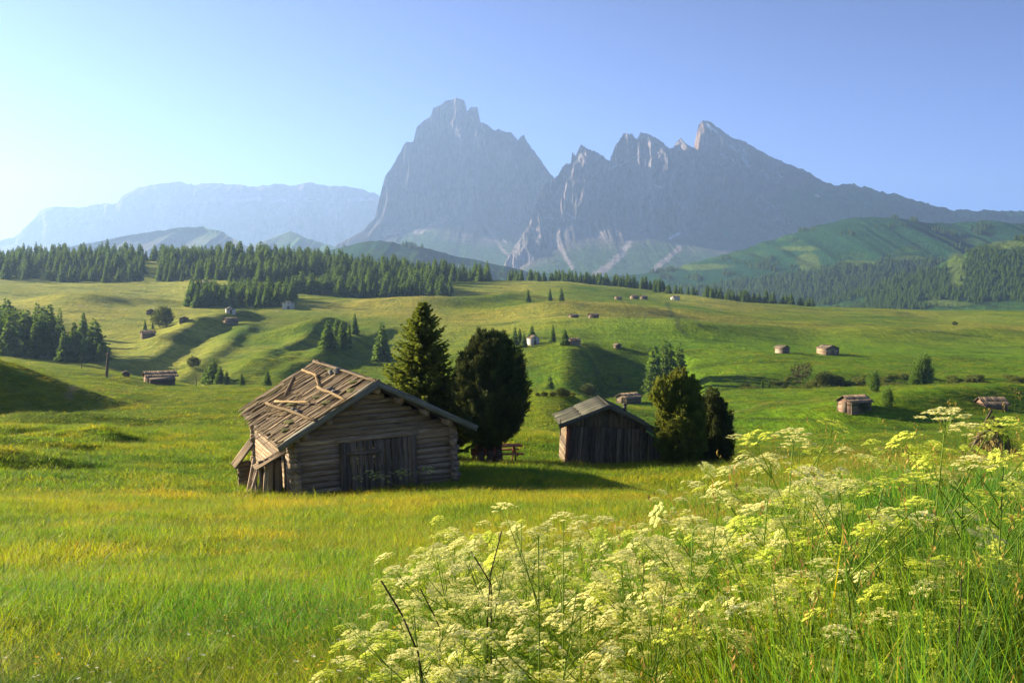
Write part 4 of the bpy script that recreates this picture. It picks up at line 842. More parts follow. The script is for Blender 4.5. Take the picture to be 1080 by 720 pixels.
def boughs(profile, K, m_, L, Wd, seed=0, tall=0.55, fat=0.15, tone0=0.0):
    """crown of upright flame-shaped boughs with gaps between them"""
    r_ = np.random.default_rng(seed); zs = np.array([p[0] for p in profile]); rs = np.array([p[1] for p in profile]); Ps, Ds, Ls, Ts = [], [], [], []
    cz = np.cumsum(np.interp(np.linspace(zs[0], zs[-1], 200), zs, rs)); cz /= cz[-1]
    for k in range(K):
        z = float(np.interp((k + r_.random()) / K, cz, np.linspace(zs[0], zs[-1], 200))); rr = float(np.interp(z, zs, rs)); a = k * 2.39996 + r_.uniform(-.4, .4)
        rr *= r_.uniform(0.55, 1.08) if r_.random() < 0.6 else r_.uniform(0.9, 1.12); hb = tall * r_.uniform(0.6, 1.35); tn = np.clip(0.5 + r_.normal(0, .28) + tone0, 0, 1); fb = fat * r_.uniform(0.7, 1.3)
        q = r_.random(m_) ** 0.85; o = np.array((np.cos(a), np.sin(a), 0.0)); rad = rr * (0.62 + 0.38 * np.sqrt(q)); w = fb * (1 - 0.8 * q) * (0.35 + q * 1.4).clip(0, 1)
        P = o[None] * rad[:, None] + np.stack([r_.normal(0, 1, m_) * w, r_.normal(0, 1, m_) * w, z - 0.45 * hb + hb * q], 1)
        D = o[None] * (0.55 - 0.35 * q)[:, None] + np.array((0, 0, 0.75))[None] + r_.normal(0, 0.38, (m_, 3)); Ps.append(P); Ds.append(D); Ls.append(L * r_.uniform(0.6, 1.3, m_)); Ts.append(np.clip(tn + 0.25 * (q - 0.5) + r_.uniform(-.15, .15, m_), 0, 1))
    L_ = np.concatenate(Ls); return np.concatenate(Ps), np.concatenate(Ds), L_, L_ * Wd / L, np.concatenate(Ts)

def big_tree(name, label, cat, pos, data, mat, trunk, group=None, rot=0):
    root = empty(name, pos, (0, 0, rot)); tag(root, label, cat, group)
    trunk.build('trunk', M_BARK, root); link('crown', kites(*data[:5], 'crown'), mat, root); return root
# open spruce behind the log barn
c = ground(446, 53.0); hS = float(Z_of(319, 53.0)) - c.z
d = conifer(hS, 2.4, 54, 24, 64, 0.05, 0.16, 0.66, 0.20, 3, 0.8, 0.36)
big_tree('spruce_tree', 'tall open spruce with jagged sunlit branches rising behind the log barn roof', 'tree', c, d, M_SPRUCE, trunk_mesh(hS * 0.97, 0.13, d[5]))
# round stone pine
c = ground(517, 51.5); hS = float(Z_of(345, 51.5)) - c.z; k = hS / 6.45
prof = [(z * k, r) for z, r in ((0.95, 0.3), (1.2, 0.8), (1.55, 1.25), (2.2, 1.6), (3.0, 1.74), (3.8, 1.68), (4.6, 1.50), (5.2, 1.15), (5.7, 0.75), (6.0, 0.4))]
limbs = [(np.array((random.uniform(-.2, .2), random.uniform(-.2, .2), random.uniform(0.8, 1.6) * k)), np.array((math.cos(t) * 1.1, math.sin(t) * 1.1, random.uniform(2.0, 3.6) * k)), 0.06) for t in np.linspace(0, 6.0, 14)]
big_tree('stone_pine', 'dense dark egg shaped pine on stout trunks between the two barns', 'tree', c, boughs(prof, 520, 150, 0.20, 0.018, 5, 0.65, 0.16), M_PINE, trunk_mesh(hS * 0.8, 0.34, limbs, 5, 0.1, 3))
# the dark bushes right of the plank barn
c = ground(718, 50.5, -0.1); hS = float(Z_of(386, 50.5)) - c.z; k = hS / 5.05
prof = [(z * k, r) for z, r in ((0.0, 0.55), (0.4, 0.95), (1.2, 1.12), (2.2, 1.12), (3.0, 1.0), (3.7, 0.86), (4.3, 0.6), (4.7, 0.15))]
d1 = boughs(prof, 340, 140, 0.15, 0.022, 8, 0.4, 0.17)
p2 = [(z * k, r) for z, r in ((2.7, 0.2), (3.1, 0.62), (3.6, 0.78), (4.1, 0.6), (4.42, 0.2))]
d2 = boughs(p2, 90, 110, 0.13, 0.026, 9, 0.35, 0.13); d2[0][:, 0] -= 0.62; d2[4][:] = np.clip(d2[4] + 0.35, 0, 1)  # raised tone paints sunlight onto the upper left crown
d = tuple(np.concatenate([a, b]) for a, b in zip(d1, d2))
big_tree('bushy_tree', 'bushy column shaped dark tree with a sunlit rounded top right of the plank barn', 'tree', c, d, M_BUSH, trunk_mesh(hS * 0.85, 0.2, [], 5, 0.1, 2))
c = ground(752, 52.5, -0.1); hS = float(Z_of(410, 52.5)) - c.z; k = hS / 3.8
prof = [(z * k, r) for z, r in ((0.0, 0.5), (0.4, 0.85), (1.2, 0.95), (2.1, 0.88), (2.8, 0.62), (3.2, 0.35), (3.5, 0.1))]
big_tree('bushy_tree', 'lower darker bushy tree leaning against the column shaped one', 'tree', c, boughs(prof, 290, 130, 0.15, 0.020, 12, 0.6, 0.15), M_PINE, trunk_mesh(hS * 0.8, 0.15, [], 5, 0.1, 1))

# middle-distance kinds, one mesh each, shared by copies
def kind_conifer(seed, slim, gap=0.25):
    d = conifer(1.0, slim, 21, 12, 10, 0.04, 0.30, 0.74, 0.46, seed, gap)
    return kites(d[0], d[1], d[2] * 1.15, d[3] * 2.3, d[4], 'crown')
CON = [kind_conifer(20, 0.20), kind_conifer(21, 0.25), kind_conifer(22, 0.17), kind_conifer(23, 0.28, 0.35), kind_conifer(24, 0.22)]
COLM = []
for sd, w in ((30, 0.16), (31, 0.22)):
    prof = [(0.02, w * 0.7), (0.15, w), (0.45, w * 1.05), (0.7, w * 0.8), (0.88, w * 0.45), (1.0, 0.02)]
    COLM.append(kites(*brush(prof, 420, 5, 0.085, 0.016, sd, 0.35, 0.9), 'crown'))
RND = []
for sd in (40, 41):
    prof = [(0.10, 0.18), (0.25, 0.40), (0.5, 0.48), (0.75, 0.38), (0.93, 0.18), (1.0, 0.03)]
    RND.append(kites(*brush(prof, 420, 5, 0.10, 0.028, sd, 0.4, 0.4), 'crown'))
SCRUB = [kites(*brush([(0.0, 0.3), (0.3, 0.5), (0.7, 0.42), (1.0, 0.08)], 160, 4, 0.2, 0.05, sd, 0.5, 0.4), 'crown') for sd in (46, 47)]
BARE = kites(*brush([(0.35, 0.08), (0.55, 0.3), (0.8, 0.36), (1.0, 0.1)], 170, 4, 0.12, 0.012, 44, 0.5, 0.6), 'crown')
TRK = trunk_mesh(0.9, 0.022).build('trunk', M_BARK); TRK_ME = TRK.data; bpy.data.objects.remove(TRK)
for l_, mt in ((CON, M_FAR), (COLM, M_FAR), (RND, M_LEAFY), (SCRUB, M_BUSH), ([BARE], M_BROWN)):
    for me in l_: me.materials.append(mt)
def plant_tree(name, label, pos, h, me, group=None, cat='tree', wide=1.0):
    root = empty(name, pos, (0, 0, random.uniform(0, 6.28))); root.scale = (h * wide, h * wide, h); tag(root, label, cat, group)
    link('crown', me, None, root); link('trunk', TRK_ME, None, root); return root
def T(label, u, vb, hp, Y, kind='c', wide=1.0, name=None, group=None, full=False):
    me = random.choice(CON) if kind == 'c' else random.choice(COLM) if kind == 'k' else random.choice(RND) if kind == 'r' else BARE
    nm = name or {'c': 'spruce_tree', 'k': 'juniper_tree', 'r': 'leafy_tree', 'b': 'bare_tree'}[kind]
    g = ground(u, Y) if full else ground_at(u, vb, Y); h0 = hp / F * g.y; h = min(max(float(Z_of(vb - hp, g.y)) - g.z, 0.75 * h0), 2.4 * h0); g.z -= 0.02 * h
    return plant_tree(nm, label, g, h, me, group, 'bush' if 'bush' in nm or 'shrub' in nm else 'tree', wide)
T('tall blue green spruce on the shaded slope left of the near spruce', 403, 381, 41, 420)
T('rounded spruce at the left end of the clump above the barn roof', 346, 367, 30, 470, 'c', 1.4)
T('slim spruce second from the left in the clump above the barn roof', 355, 362, 26, 480)
T('broad spruce in the middle of the clump above the barn roof', 361, 367, 30, 470, 'c', 1.3)
T('dark spruce at the right end of the clump above the barn roof', 368, 366, 27, 476)
T('spruce standing a little apart, upslope of the clump above the barn roof', 374, 352, 21, 520)
T('small round tree on the sunlit spur above the farm barn post', 204, 387, 11, 430, 'r')
for i, (u, h, Y) in enumerate(((218, 17, 355), (225, 25, 350), (232, 18, 355), (239, 13, 352))):
    T(['low spruce left in the group of four behind the meadow edge', 'tallest spruce in the group of four behind the meadow edge', 'spruce right of the tallest in the group of four behind the meadow edge', 'lowest spruce of the group of four behind the meadow edge'][i], u, 404, h, Y, 'c', 1.5)
T('small spruce between the group of four and the barn roof', 255, 408, 15, 350, 'c', 1.4); T('small spruce touching the left edge of the barn roof', 282, 409, 19, 350, 'c', 1.4)
T('solitary spruce standing clear above the left wood', 88, 357, 28, 470); T('spruce right of the solitary one at the end of the left wood', 101, 366, 20, 440, 'c', 1.2)
T('round leafy tree between two huts on the left meadow', 172, 345, 21, 565, 'r', 0.95); T('tiny spruce left below the round leafy tree', 153, 348, 11, 560); T('tiny spruce beside the hut left of the round leafy tree', 161, 347, 8, 570)
T('pointed spruce on the hill behind the round pine', 580, 416, 21, 312)
T('tall blue green spruce left of the white cottage', 543, 364, 21, 440, 'c', 1.2); T('spruce in front of the white cottage wall', 552.5, 366, 15, 425, 'c', 1.4); T('spruce rising behind the white cottage roof', 561, 357, 14, 462, 'c', 1.2); T('dark spruce touching the tall one left of the white cottage', 548, 362, 16, 446)
T('slim spruce standing alone right of the white cottage', 583, 361, 19, 442); T('broad spruce beside the brown hut', 596, 364, 17, 432, 'c', 1.4)
T('small dark spruce alone in the shaded hollow', 654, 404, 10, 352, 'c', 1.3)
T('leftmost tall spruce in the clump above the bushy tree', 690, 412, 48, 345, 'c', 0.95, full=True); T('highest spruce in the clump above the bushy tree', 700, 406, 51, 352, 'c', 0.95, full=True); T('spruce hugging the highest one in the clump above the bushy tree', 705, 403, 44, 356, 'c', 0.95, full=True); T('rightmost spruce of the clump above the bushy tree', 717, 402, 43, 358, 'c', 0.95, full=True); T('short spruce at the foot of the clump above the bushy tree', 686, 414, 30, 338, 'c', 0.95, full=True)
T('leftmost of three far spruces on the upper meadow', 557, 318, 13, 790, 'c', 1.2); T('middle one of three far spruces on the upper meadow', 580, 317, 13, 790); T('rightmost and darkest of three far spruces on the upper meadow', 592, 318, 15, 790, 'c', 1.2)
T('bare brown topped tree at the edge of the shaded ditch', 844, 405, 21, 332, 'b', full=True); T('dark bush in the shaded ditch right of the bare tree', 869, 404, 12, 334, 'r', 1.1, full=True, name='round_bush'); T('wide low bush in the shaded ditch beside the dark one', 879, 404, 9, 336, 'r', 1.5, full=True, name='round_bush')
T('tiny spruce left in the ditch below the far slope', 804, 408, 8, 318); T('tiny spruce beside it in the ditch, nearer the bare tree', 811, 409, 8, 316, 'c', 1.2); T('low bush in the ditch just left of the bare tree', 827, 410, 5, 312, 'r', 1.2, 'round_bush')
T('taller of the twin dark junipers by the ditch at right', 977, 405, 30, 330, 'k', 0.75, full=True); T('shorter of the twin dark junipers by the ditch at right', 969.5, 405, 27, 330, 'k', 0.75, full=True); T('low juniper at the foot of the twin dark ones', 964, 405, 14, 330, 'k', 1.0, full=True)
T('egg shaped dark juniper upslope of the rosy hut', 922, 413, 21, 284, 'k', 1.05); T('smaller juniper behind the egg shaped one', 917.5, 408, 15, 290, 'k', 1.0); T('squat juniper right of the rosy hut', 936, 429, 20, 252, 'k', 0.95)
T('leafy bush at the corner of the rosy hut', 909, 434, 11, 240, 'r', 1.2, 'round_bush'); T('tiny dark bush alone high on the right meadow', 1007, 343, 4, 720, 'r', 1.2, 'round_bush')
T('dark sapling top showing right of the bushy tree', 745, 420, 14, 262, 'c', 1.2)
for i, (u, h) in enumerate(((567, 4), (574, 5), (583, 5), (592, 9), (597, 7), (604, 4))): T('low shrub on the bright crest left of the plank barn roof', u, 418, h, 205, 'r', 1.2, 'low_shrub', 'low shrubs on the crest by the plank barn roof')
T('dark shrub right above the plank barn ridge', 620, 418, 13, 215, 'r', 1.3, 'low_shrub')

# woods: the trees one can tell apart along their near edges are individual, the mass behind them is one object
def scatter(n, u0, u1, ya, yb, seed, edge=None):
    r_ = np.random.default_rng(seed); u = r_.uniform(u0, u1, n); q = r_.uniform(0, 1, n); return [(float(a), float(np.interp(a, *ya) + (np.interp(a, *yb) - np.interp(a, *ya)) * b)) for a, b in zip(u, q)]
def wood_edge(pts, hlo, hhi, label, group, wide=1.0):
    for u, Y in pts:
        h = random.uniform(hlo, hhi)
        if hhi < 2: h *= float(np.interp(u, (-30, 50, 72, 112), (17, 15, 11, 7)))
        plant_tree('wood_spruce', label, ground(u, Y, -0.03 * h), h, random.choice(CON), group, 'tree', wide * random.uniform(0.85, 1.25))
wood_edge(scatter(90, -30, 112, ([-30, 60, 112], [405, 405, 415]), ([-30, 30, 75, 112], [520, 505, 460, 430]), 1), 0.75, 1.15, 'dark conifer in the shaded wood at the left edge', 'conifers of the shaded wood at the left edge', 1.1)
wood_edge(scatter(75, 196, 312, ([196, 300], [690, 700]), ([196, 240, 312], [720, 815, 770]), 2), 9, 14.5, 'green conifer of the lower wood on the left hillside', 'conifers of the lower wood on the left hillside', 1.2)
wood_edge(scatter(62, 312, 472, ([312, 390, 472], [800, 810, 850]), ([312, 390, 472], [850, 880, 930]), 3), 10, 16, 'green conifer at the front of the hillside wood above the log barn', 'conifers at the front of the hillside wood', 1.15)
wood_edge(scatter(46, 536, 702, ([536, 620, 702], [1150, 1120, 1090]), ([536, 620, 702], [1200, 1160, 1120]), 4), 9, 13, 'conifer of the distant row below the rock towers', 'conifers of the distant row below the rock towers', 1.1)
wood_edge(scatter(34, 745, 845, ([745, 845], [1068, 1085]), ([745, 845], [1110, 1120]), 5), 9, 13, 'conifer of the row along the far edge of the right meadow', 'conifers of the row along the right meadow edge', 1.1)
wood_edge(scatter(14, 690, 732, ([690, 732], [1040, 1040]), ([690, 732], [1090, 1080]), 6), 7, 11, 'conifer in the gap between the two distant rows', 'conifers between the two distant rows', 1.1)

def gn_instances(name, pts, rot, scl, idx, protos, extra=None, label=None, kind='stuff'):
    """one object whose points carry copies of the prototype meshes"""
    me = bpy.data.meshes.new(name); pts = np.asarray(pts, np.float32); me.vertices.add(len(pts)); me.vertices.foreach_set('co', pts.ravel()); me.update()
    set_attr(me, 'rot', rot, 'FLOAT_VECTOR'); set_attr(me, 'scl', scl, 'FLOAT_VECTOR')
    a = me.attributes.new('idx', 'INT', 'POINT'); a.data.foreach_set('value', np.asarray(idx, np.int32))
    if extra is not None: set_attr(me, 'tint', extra)
    coll = bpy.data.collections.new(name + '_kinds')
    for i, pm in enumerate(protos): coll.objects.link(bpy.data.objects.new('%s_kind_%02d' % (name, i), pm))
    o = bpy.data.objects.new(name, me); COL.objects.link(o); tag(o, label, None, None, kind)
    ng = bpy.data.node_groups.new(name + '_scatter', 'GeometryNodeTree')
    ng.interface.new_socket('Geometry', in_out='INPUT', socket_type='NodeSocketGeometry'); ng.interface.new_socket('Geometry', in_out='OUTPUT', socket_type='NodeSocketGeometry')
    gi = ng.nodes.new('NodeGroupInput'); go = ng.nodes.new('NodeGroupOutput'); ip = ng.nodes.new('GeometryNodeInstanceOnPoints'); ci = ng.nodes.new('GeometryNodeCollectionInfo')
    ci.inputs['Collection'].default_value = coll; ci.inputs['Separate Children'].default_value = True; ci.inputs['Reset Children'].default_value = True
    def na(nm, t): n = ng.nodes.new('GeometryNodeInputNamedAttribute'); n.data_type = t; n.inputs['Name'].default_value = nm; return n.outputs['Attribute']
    L = ng.links.new; L(gi.outputs[0], ip.inputs['Points']); L(ci.outputs[0], ip.inputs['Instance']); ip.inputs['Pick Instance'].default_value = True
    L(na('idx', 'INT'), ip.inputs['Instance Index']); L(na('rot', 'FLOAT_VECTOR'), ip.inputs['Rotation']); L(na('scl', 'FLOAT_VECTOR'), ip.inputs['Scale']); L(ip.outputs[0], go.inputs[0])
    md = o.modifiers.new('scatter', 'NODES'); md.node_group = ng; return o

pts = []
pts += scatter(520, -60, 157, ([-60, 157], [950, 950]), ([-60, 157], [1300, 1260]), 11) + scatter(620, 158, 335, ([158, 250, 335], [960, 910, 890]), ([158, 335], [1290, 1260]), 12)
pts += scatter(420, 330, 515, ([330, 420, 515], [940, 960, 1040]), ([330, 515], [1260, 1180]), 13) + scatter(150, 200, 310, ([200, 300], [700, 710]), ([200, 240, 310], [725, 830, 780]), 14)
pts += scatter(120, 315, 475, ([315, 475], [820, 870]), ([315, 390, 475], [880, 960, 960]), 15) + scatter(130, 536, 702, ([536, 620, 702], [1160, 1130, 1100]), ([536, 702], [1260, 1160]), 16) + scatter(40, -40, 100, ([-40, 100], [420, 430]), ([-40, 30, 100], [520, 500, 440]), 17) + scatter(60, 745, 860, ([745, 860], [1090, 1120]), ([745, 860], [1150, 1150]), 18) + scatter(25, 300, 470, ([300, 470], [900, 900]), ([300, 470], [1000, 1000]), 19)
# dark wood on the far slopes beyond the meadow
cand = scatter(60, 540, 860, ([540, 860], [1170, 1170]), ([540, 860], [1400, 1300]), 21)
pts = [q_ for q_ in pts if not (150 < q_[0] < 168 and q_[1] < 1180) and not (305 < q_[0] < 352 and 880 < q_[1] < 985)]
uv = np.array(pts + cand); fx = X_of(uv[:, 0], uv[:, 1]); fz = terrain(fx, uv[:, 1]); hh = 8.0 + 12.0 * rng.uniform(0, 1, len(uv)) ** 1.5 * (1 + 0.3 * fbm(uv[:, 0] / 22, uv[:, 1] / 60, 2, 61)); hh[(uv[:, 0] > 520)] *= 0.75; hh *= np.where((uv[:, 1] < 880) & (uv[:, 0] > 150), 0.85, 1)
wd = rng.uniform(0.95, 1.4, len(uv))
gn_instances('conifer_forest', np.stack([fx, uv[:, 1], fz - 0.4], 1), np.stack([0 * hh, 0 * hh, rng.uniform(0, 6.28, len(uv))], 1), np.stack([hh * wd, hh * wd, hh], 1), rng.integers(0, len(CON), len(uv)), CON, None, 'dense conifer wood covering the hills behind the meadow')

# scrub that fills the shaded ditch below the far slope
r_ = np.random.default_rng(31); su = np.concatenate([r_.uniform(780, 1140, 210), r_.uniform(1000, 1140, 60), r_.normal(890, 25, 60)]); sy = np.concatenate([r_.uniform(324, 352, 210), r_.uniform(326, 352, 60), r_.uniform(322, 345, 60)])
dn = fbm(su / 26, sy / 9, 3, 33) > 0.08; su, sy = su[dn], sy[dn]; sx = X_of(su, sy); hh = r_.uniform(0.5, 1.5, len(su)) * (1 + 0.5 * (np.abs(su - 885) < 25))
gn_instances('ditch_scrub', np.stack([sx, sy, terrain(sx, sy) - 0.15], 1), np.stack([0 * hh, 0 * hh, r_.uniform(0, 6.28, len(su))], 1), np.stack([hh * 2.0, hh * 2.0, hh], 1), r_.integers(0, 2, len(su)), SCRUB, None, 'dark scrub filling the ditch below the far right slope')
# conifer woods on the far slopes
def slope_wood(me_name_seed, objs, n, hlo, hhi):
    P_ = []
    for o in objs:
        co = np.empty(len(o.data.vertices) * 3, np.float32); o.data.vertices.foreach_get('co', co); co = co.reshape(-1, 3); cl = np.empty(len(co) * 4, np.float32); o.data.attributes['col'].data.foreach_get('color', cl); cl = cl.reshape(-1, 4)
        w = (cl[:, 1] < 0.062) & (co[:, 1] < np.percentile(co[:, 1], 80)); P_.append(co[w])
    P_ = np.concatenate(P_); r2 = np.random.default_rng(me_name_seed); P_ = P_[r2.integers(0, len(P_), n)] + r2.normal(0, 1, (n, 3)) * np.array((6, 6, 0)); h = r2.uniform(hlo, hhi, n)
    P_[:, 2] -= 3
    return P_, np.stack([0 * h, 0 * h, r2.uniform(0, 6.28, n)], 1), np.stack([h * 1.2, h * 1.2, h], 1)
hl = [o for o in COL.objects if o.name.startswith('hills')]
near_h = [o for o in hl if 'nearer' in o['label']]; foot_h = [o for o in hl if 'foothills' in o['label']]
A1 = slope_wood(41, near_h, 11000, 9, 15); A2 = slope_wood(42, foot_h, 20000, 11, 20)
gn_instances('slope_forest', np.concatenate([A1[0], A2[0]]), np.concatenate([A1[1], A2[1]]), np.concatenate([A1[2], A2[2]]), rng.integers(0, len(CON), 31000), CON, None, 'dark conifer forest on the slopes under the rock peaks')
# ------------------------------------------------------------------ meadow grass
def grass_mat():
    m = NT('grass_blades'); t = m.node('ShaderNodeAttribute'); t.attribute_name = 'tint'; t.attribute_type = 'INSTANCER'; k = m.attr('tone', out='Fac')
    c = m.ramp(t.outputs['Fac'], [(0.0, (0.060, 0.170, 0.024)), (0.40, (0.165, 0.25, 0.022)), (0.66, (0.30, 0.30, 0.026)), (0.84, (0.43, 0.33, 0.035)), (1.0, (0.45, 0.25, 0.06))])
    c = m.mix(1.0, c, m.ramp(k, [(0, (0.72, 0.8, 0.75)), (0.8, (1.2, 1.15, 1.05)), (0.93, (1.5, 1.35, 1.0)), (1, (2.0, 1.45, 0.9))]), 'MULTIPLY')
    m.color(c); m.rough(0.6); m.b.inputs['Specular IOR Level'].default_value = 0.2
    m.translucent(m.mix(1.0, c, (1.6, 1.6, 0.8), 'MULTIPLY'), 0.5); return m.m
M_GRASS = grass_mat()
def flat(name, col, trans=None, tf=0.3):
    m = NT(name); ob = m.node('ShaderNodeObjectInfo').outputs['Random']; k = m.attr('tone', out='Fac')
    c = m.mix(1.0, col, m.ramp(k, [(0, (0.7, 0.72, 0.65)), (1, (1.2, 1.18, 1.1))]), 'MULTIPLY'); c = m.mix(0.8, c, m.ramp(ob, [(0, (0.86, 0.95, 0.62)), (0.6, (1.08, 1.03, 0.85)), (1, (1.12, 1.1, 1.25))]), 'MULTIPLY')
    m.color(c); m.rough(0.8); m.translucent(trans or col, tf); return m.m
M_SEED = flat('seed_heads', (0.46, 0.30, 0.08), (0.45, 0.28, 0.06)); M_YEL = flat('yellow_petals', (0.75, 0.52, 0.02)); M_WHT = flat('white_petals', (0.75, 0.74, 0.68))

def blades(n, rad, h, w, lean, seed, segs=3, seeds=0, dots=0, dotmat=1):
    r_ = np.random.default_rng(seed); V = []; Fc = []; T = []; M = []
    def quadstrip(p0, a, hh, ww, ln, tn):
        d = np.array((np.cos(a), np.sin(a), 0)); fa = a + r_.uniform(0.8, 2.3); s = np.array((np.cos(fa), np.sin(fa), 0)); o = len(V)
        for i in range(segs + 1):
            q = i / segs; c = p0 + d * ln * hh * q ** 2 + np.array((0, 0, hh * q * (1 - 0.25 * ln * q))); wq = ww * (1 - q ** 1.6 * 0.92)
            V.append(c - s * wq); V.append(c + s * wq); T.append(tn); T.append(tn)
            if i: k = o + 2 * (i - 1); Fc.append((k, k + 1, k + 3, k + 2)); M.append(0)
        return V[-1]
    for i in range(n):
        q = rad * math.sqrt(r_.random()); a = r_.uniform(0, 6.28); quadstrip(np.array((q * np.cos(a), q * np.sin(a), -0.03)), r_.uniform(0, 6.28), h * r_.uniform(0.4, 1.15), w * r_.uniform(0.6, 1.3), lean * r_.uniform(0.2, 1.5), r_.random())
    for i in range(seeds + dots):
        q = rad * math.sqrt(r_.random()); a = r_.uniform(0, 6.28); tall = h * (r_.uniform(1.0, 1.5) if i < seeds else r_.uniform(0.8, 1.15))
        top = quadstrip(np.array((q * np.cos(a), q * np.sin(a), -0.03)), r_.uniform(0, 6.28), tall, w * 0.45, lean * 0.5, 0.75)
        for j in range(5 if i < seeds else 3):
            o = len(V); aa = r_.uniform(0, 6.28)
            if i < seeds:
                L = (0.035 if w > 0.008 else 0.016) * r_.uniform(0.8, 1.4); c = top + np.array((r_.normal(0, 0.004), r_.normal(0, 0.004), -(0.018 if w > 0.008 else 0.011) * j)); d = np.array((np.cos(aa) * 0.35, np.sin(aa) * 0.35, 0.9)) * L; s = np.array((-np.sin(aa), np.cos(aa), 0)) * (0.0055 if w > 0.008 else 0.0026)
            else:
                L = 0.02; c = top; d = np.array((np.cos(aa), np.sin(aa), 0.35)) * L; s = np.array((-np.sin(aa), np.cos(aa), 0.2)) * 0.009
            for p in (c, c + d * 0.5 + s, c + d, c + d * 0.5 - s): V.append(p); T.append(r_.random())
            Fc.append((o, o + 1, o + 2, o + 3)); M.append(1 if i < seeds else 1 + dotmat)
    me = np_mesh('grass_tuft', np.array(V), np.array(Fc), False); set_attr(me, 'tone', np.array(T))
    for mt in (M_GRASS, M_SEED, M_YEL, M_WHT): me.materials.append(mt)
    me.polygons.foreach_set('material_index', np.array(M, np.int32)); return me
NEARK = [blades(34, 0.15, 1, 0.0042, 0.35, 50 + i) for i in range(3)] + [blades(24, 0.15, 1, 0.0040, 0.3, 55 + i, 3, 7) for i in range(2)] + [blades(24, 0.15, 0.9, 0.0042, 0.35, 58, 3, 2, 3, 1), blades(24, 0.15, 0.9, 0.0042, 0.35, 59, 3, 1, 3, 2)]
FARK = [blades(34, 0.42, 1, 0.011, 0.35, 60 + i, 2) for i in range(3)] + [blades(26, 0.42, 1, 0.010, 0.3, 65 + i, 2, 9) for i in range(2)] + [blades(24, 0.42, 0.9, 0.011, 0.35, 68, 2, 2, 4, 1), blades(24, 0.42, 0.9, 0.011, 0.35, 69, 2, 2, 3, 2)]
BARN_A = [(X_of(314, 37.0), 37.0, R(21.2), 5.5, 9.4, 0.15), (2.6, 52.0, R(2.5), 4.5, 3.9, 0.1)]
def outside_barns(x, y):
    ok = np.ones(len(x), bool)
    for ax, ay, yaw, w, l, mg in BARN_A:
        dx, dy = x - ax, y - ay; p = dx * math.cos(yaw) + dy * math.sin(yaw); q = -dx * math.sin(yaw) + dy * math.cos(yaw); ok &= ~((p > -0.05) & (p < w + mg) & (q > 0.0) & (q < l + mg))
    return ok
def grass_layer(name, y0, y1, n, kinds, hscale, wscale, label, seed, fade=1.0, rise=0.0):
    r_ = np.random.default_rng(seed); Y = np.sqrt(r_.uniform(y0 ** 2, y1 ** 2, n)); u = r_.uniform(-70, 1150, n); X = X_of(u, Y); t_ = (Y - y0) / (y1 - y0); ok = outside_barns(X, Y) & (r_.random(n) < (1 - sstep(fade - 0.25, 1.0, t_) * (fade < 1))) & (r_.random(n) < (sstep(0, rise, t_) if rise > 0 else np.ones(n))); X, Y, u = X[ok], Y[ok], u[ok]; n = len(X)
    Z = terrain(X, Y); lush = sstep(560, 850, u) * (1 - sstep(9, 24, Y)); patch = fbm(X / 3.5, Y / 3.5, 3, 71)
    h = (0.19 + 0.09 * patch + 0.40 * sstep(560, 850, u) * (1 - sstep(3.5, 10, Y)) + 0.10 * lush + 0.10 * sstep(350, 600, u) * (1 - sstep(8, 16, Y))) * r_.uniform(0.75, 1.25, n) * hscale
    ti = 0.46 + 0.26 * fbm(X / 9, Y / 5, 4, 72) + 0.34 * fbm(X / 2.2, Y / 1.2, 3, 73) + r_.normal(0, 0.09, n) * (1 + lush) - 0.20 * lush - 0.04
    ti = np.clip(ti, 0.02, 0.84)
    idx = r_.integers(0, 3, n); pr = r_.random(n); sd = (pr < (0.10 if y1 < 18 else 0.2) + (0.3 if y1 < 18 else 0.4) * sstep(0.0, 0.4, fbm(X / 6, Y / 3.5, 3, 74))) & (lush < 0.6 + 0.5 * r_.random(n)); idx[sd] = r_.integers(3, 5, sd.sum()); dt = (pr > 0.93) & (lush < 0.5); idx[dt] = r_.integers(5, 7, dt.sum())
    s = np.stack([np.full(n, wscale), np.full(n, wscale), h], 1)
    if hscale > 0: s[:, :2] *= r_.uniform(0.85, 1.3, (n, 1))
    rot = np.stack([r_.normal(0, 0.10, n), r_.normal(0, 0.10, n), r_.uniform(0, 6.28, n)], 1)
    return gn_instances(name, np.stack([X, Y, Z], 1), rot, s, idx, kinds, ti, label)
grass_layer('meadow_grass', 2.0, 9.5, 7000, NEARK, 1.0, 1.0, 'tall fresh grass of the near bank', 81, 0.75)
grass_layer('meadow_grass', 5.5, 17, 17000, FARK, 1.0, 0.45, 'fine meadow grass in front of the flower drift', 86, 0.7, 0.5)
grass_layer('meadow_grass', 12, 34, 17000, FARK, 1.0, 0.62, 'flowering hay meadow grass around the barns', 82, 1.0, 0.35)
grass_layer('meadow_grass', 33, 82, 22000, FARK, 1.0, 1.0, 'hay meadow grass behind the barns', 83)
grass_layer('meadow_grass', 80, 135, 9000, FARK, 0.85, 2.0, 'far meadow grass before the valley', 84)

grass_layer('meadow_grass', 132, 430, 42000, FARK, 1.0, 2.6, 'grass tussocks of the slopes across the valley', 85)

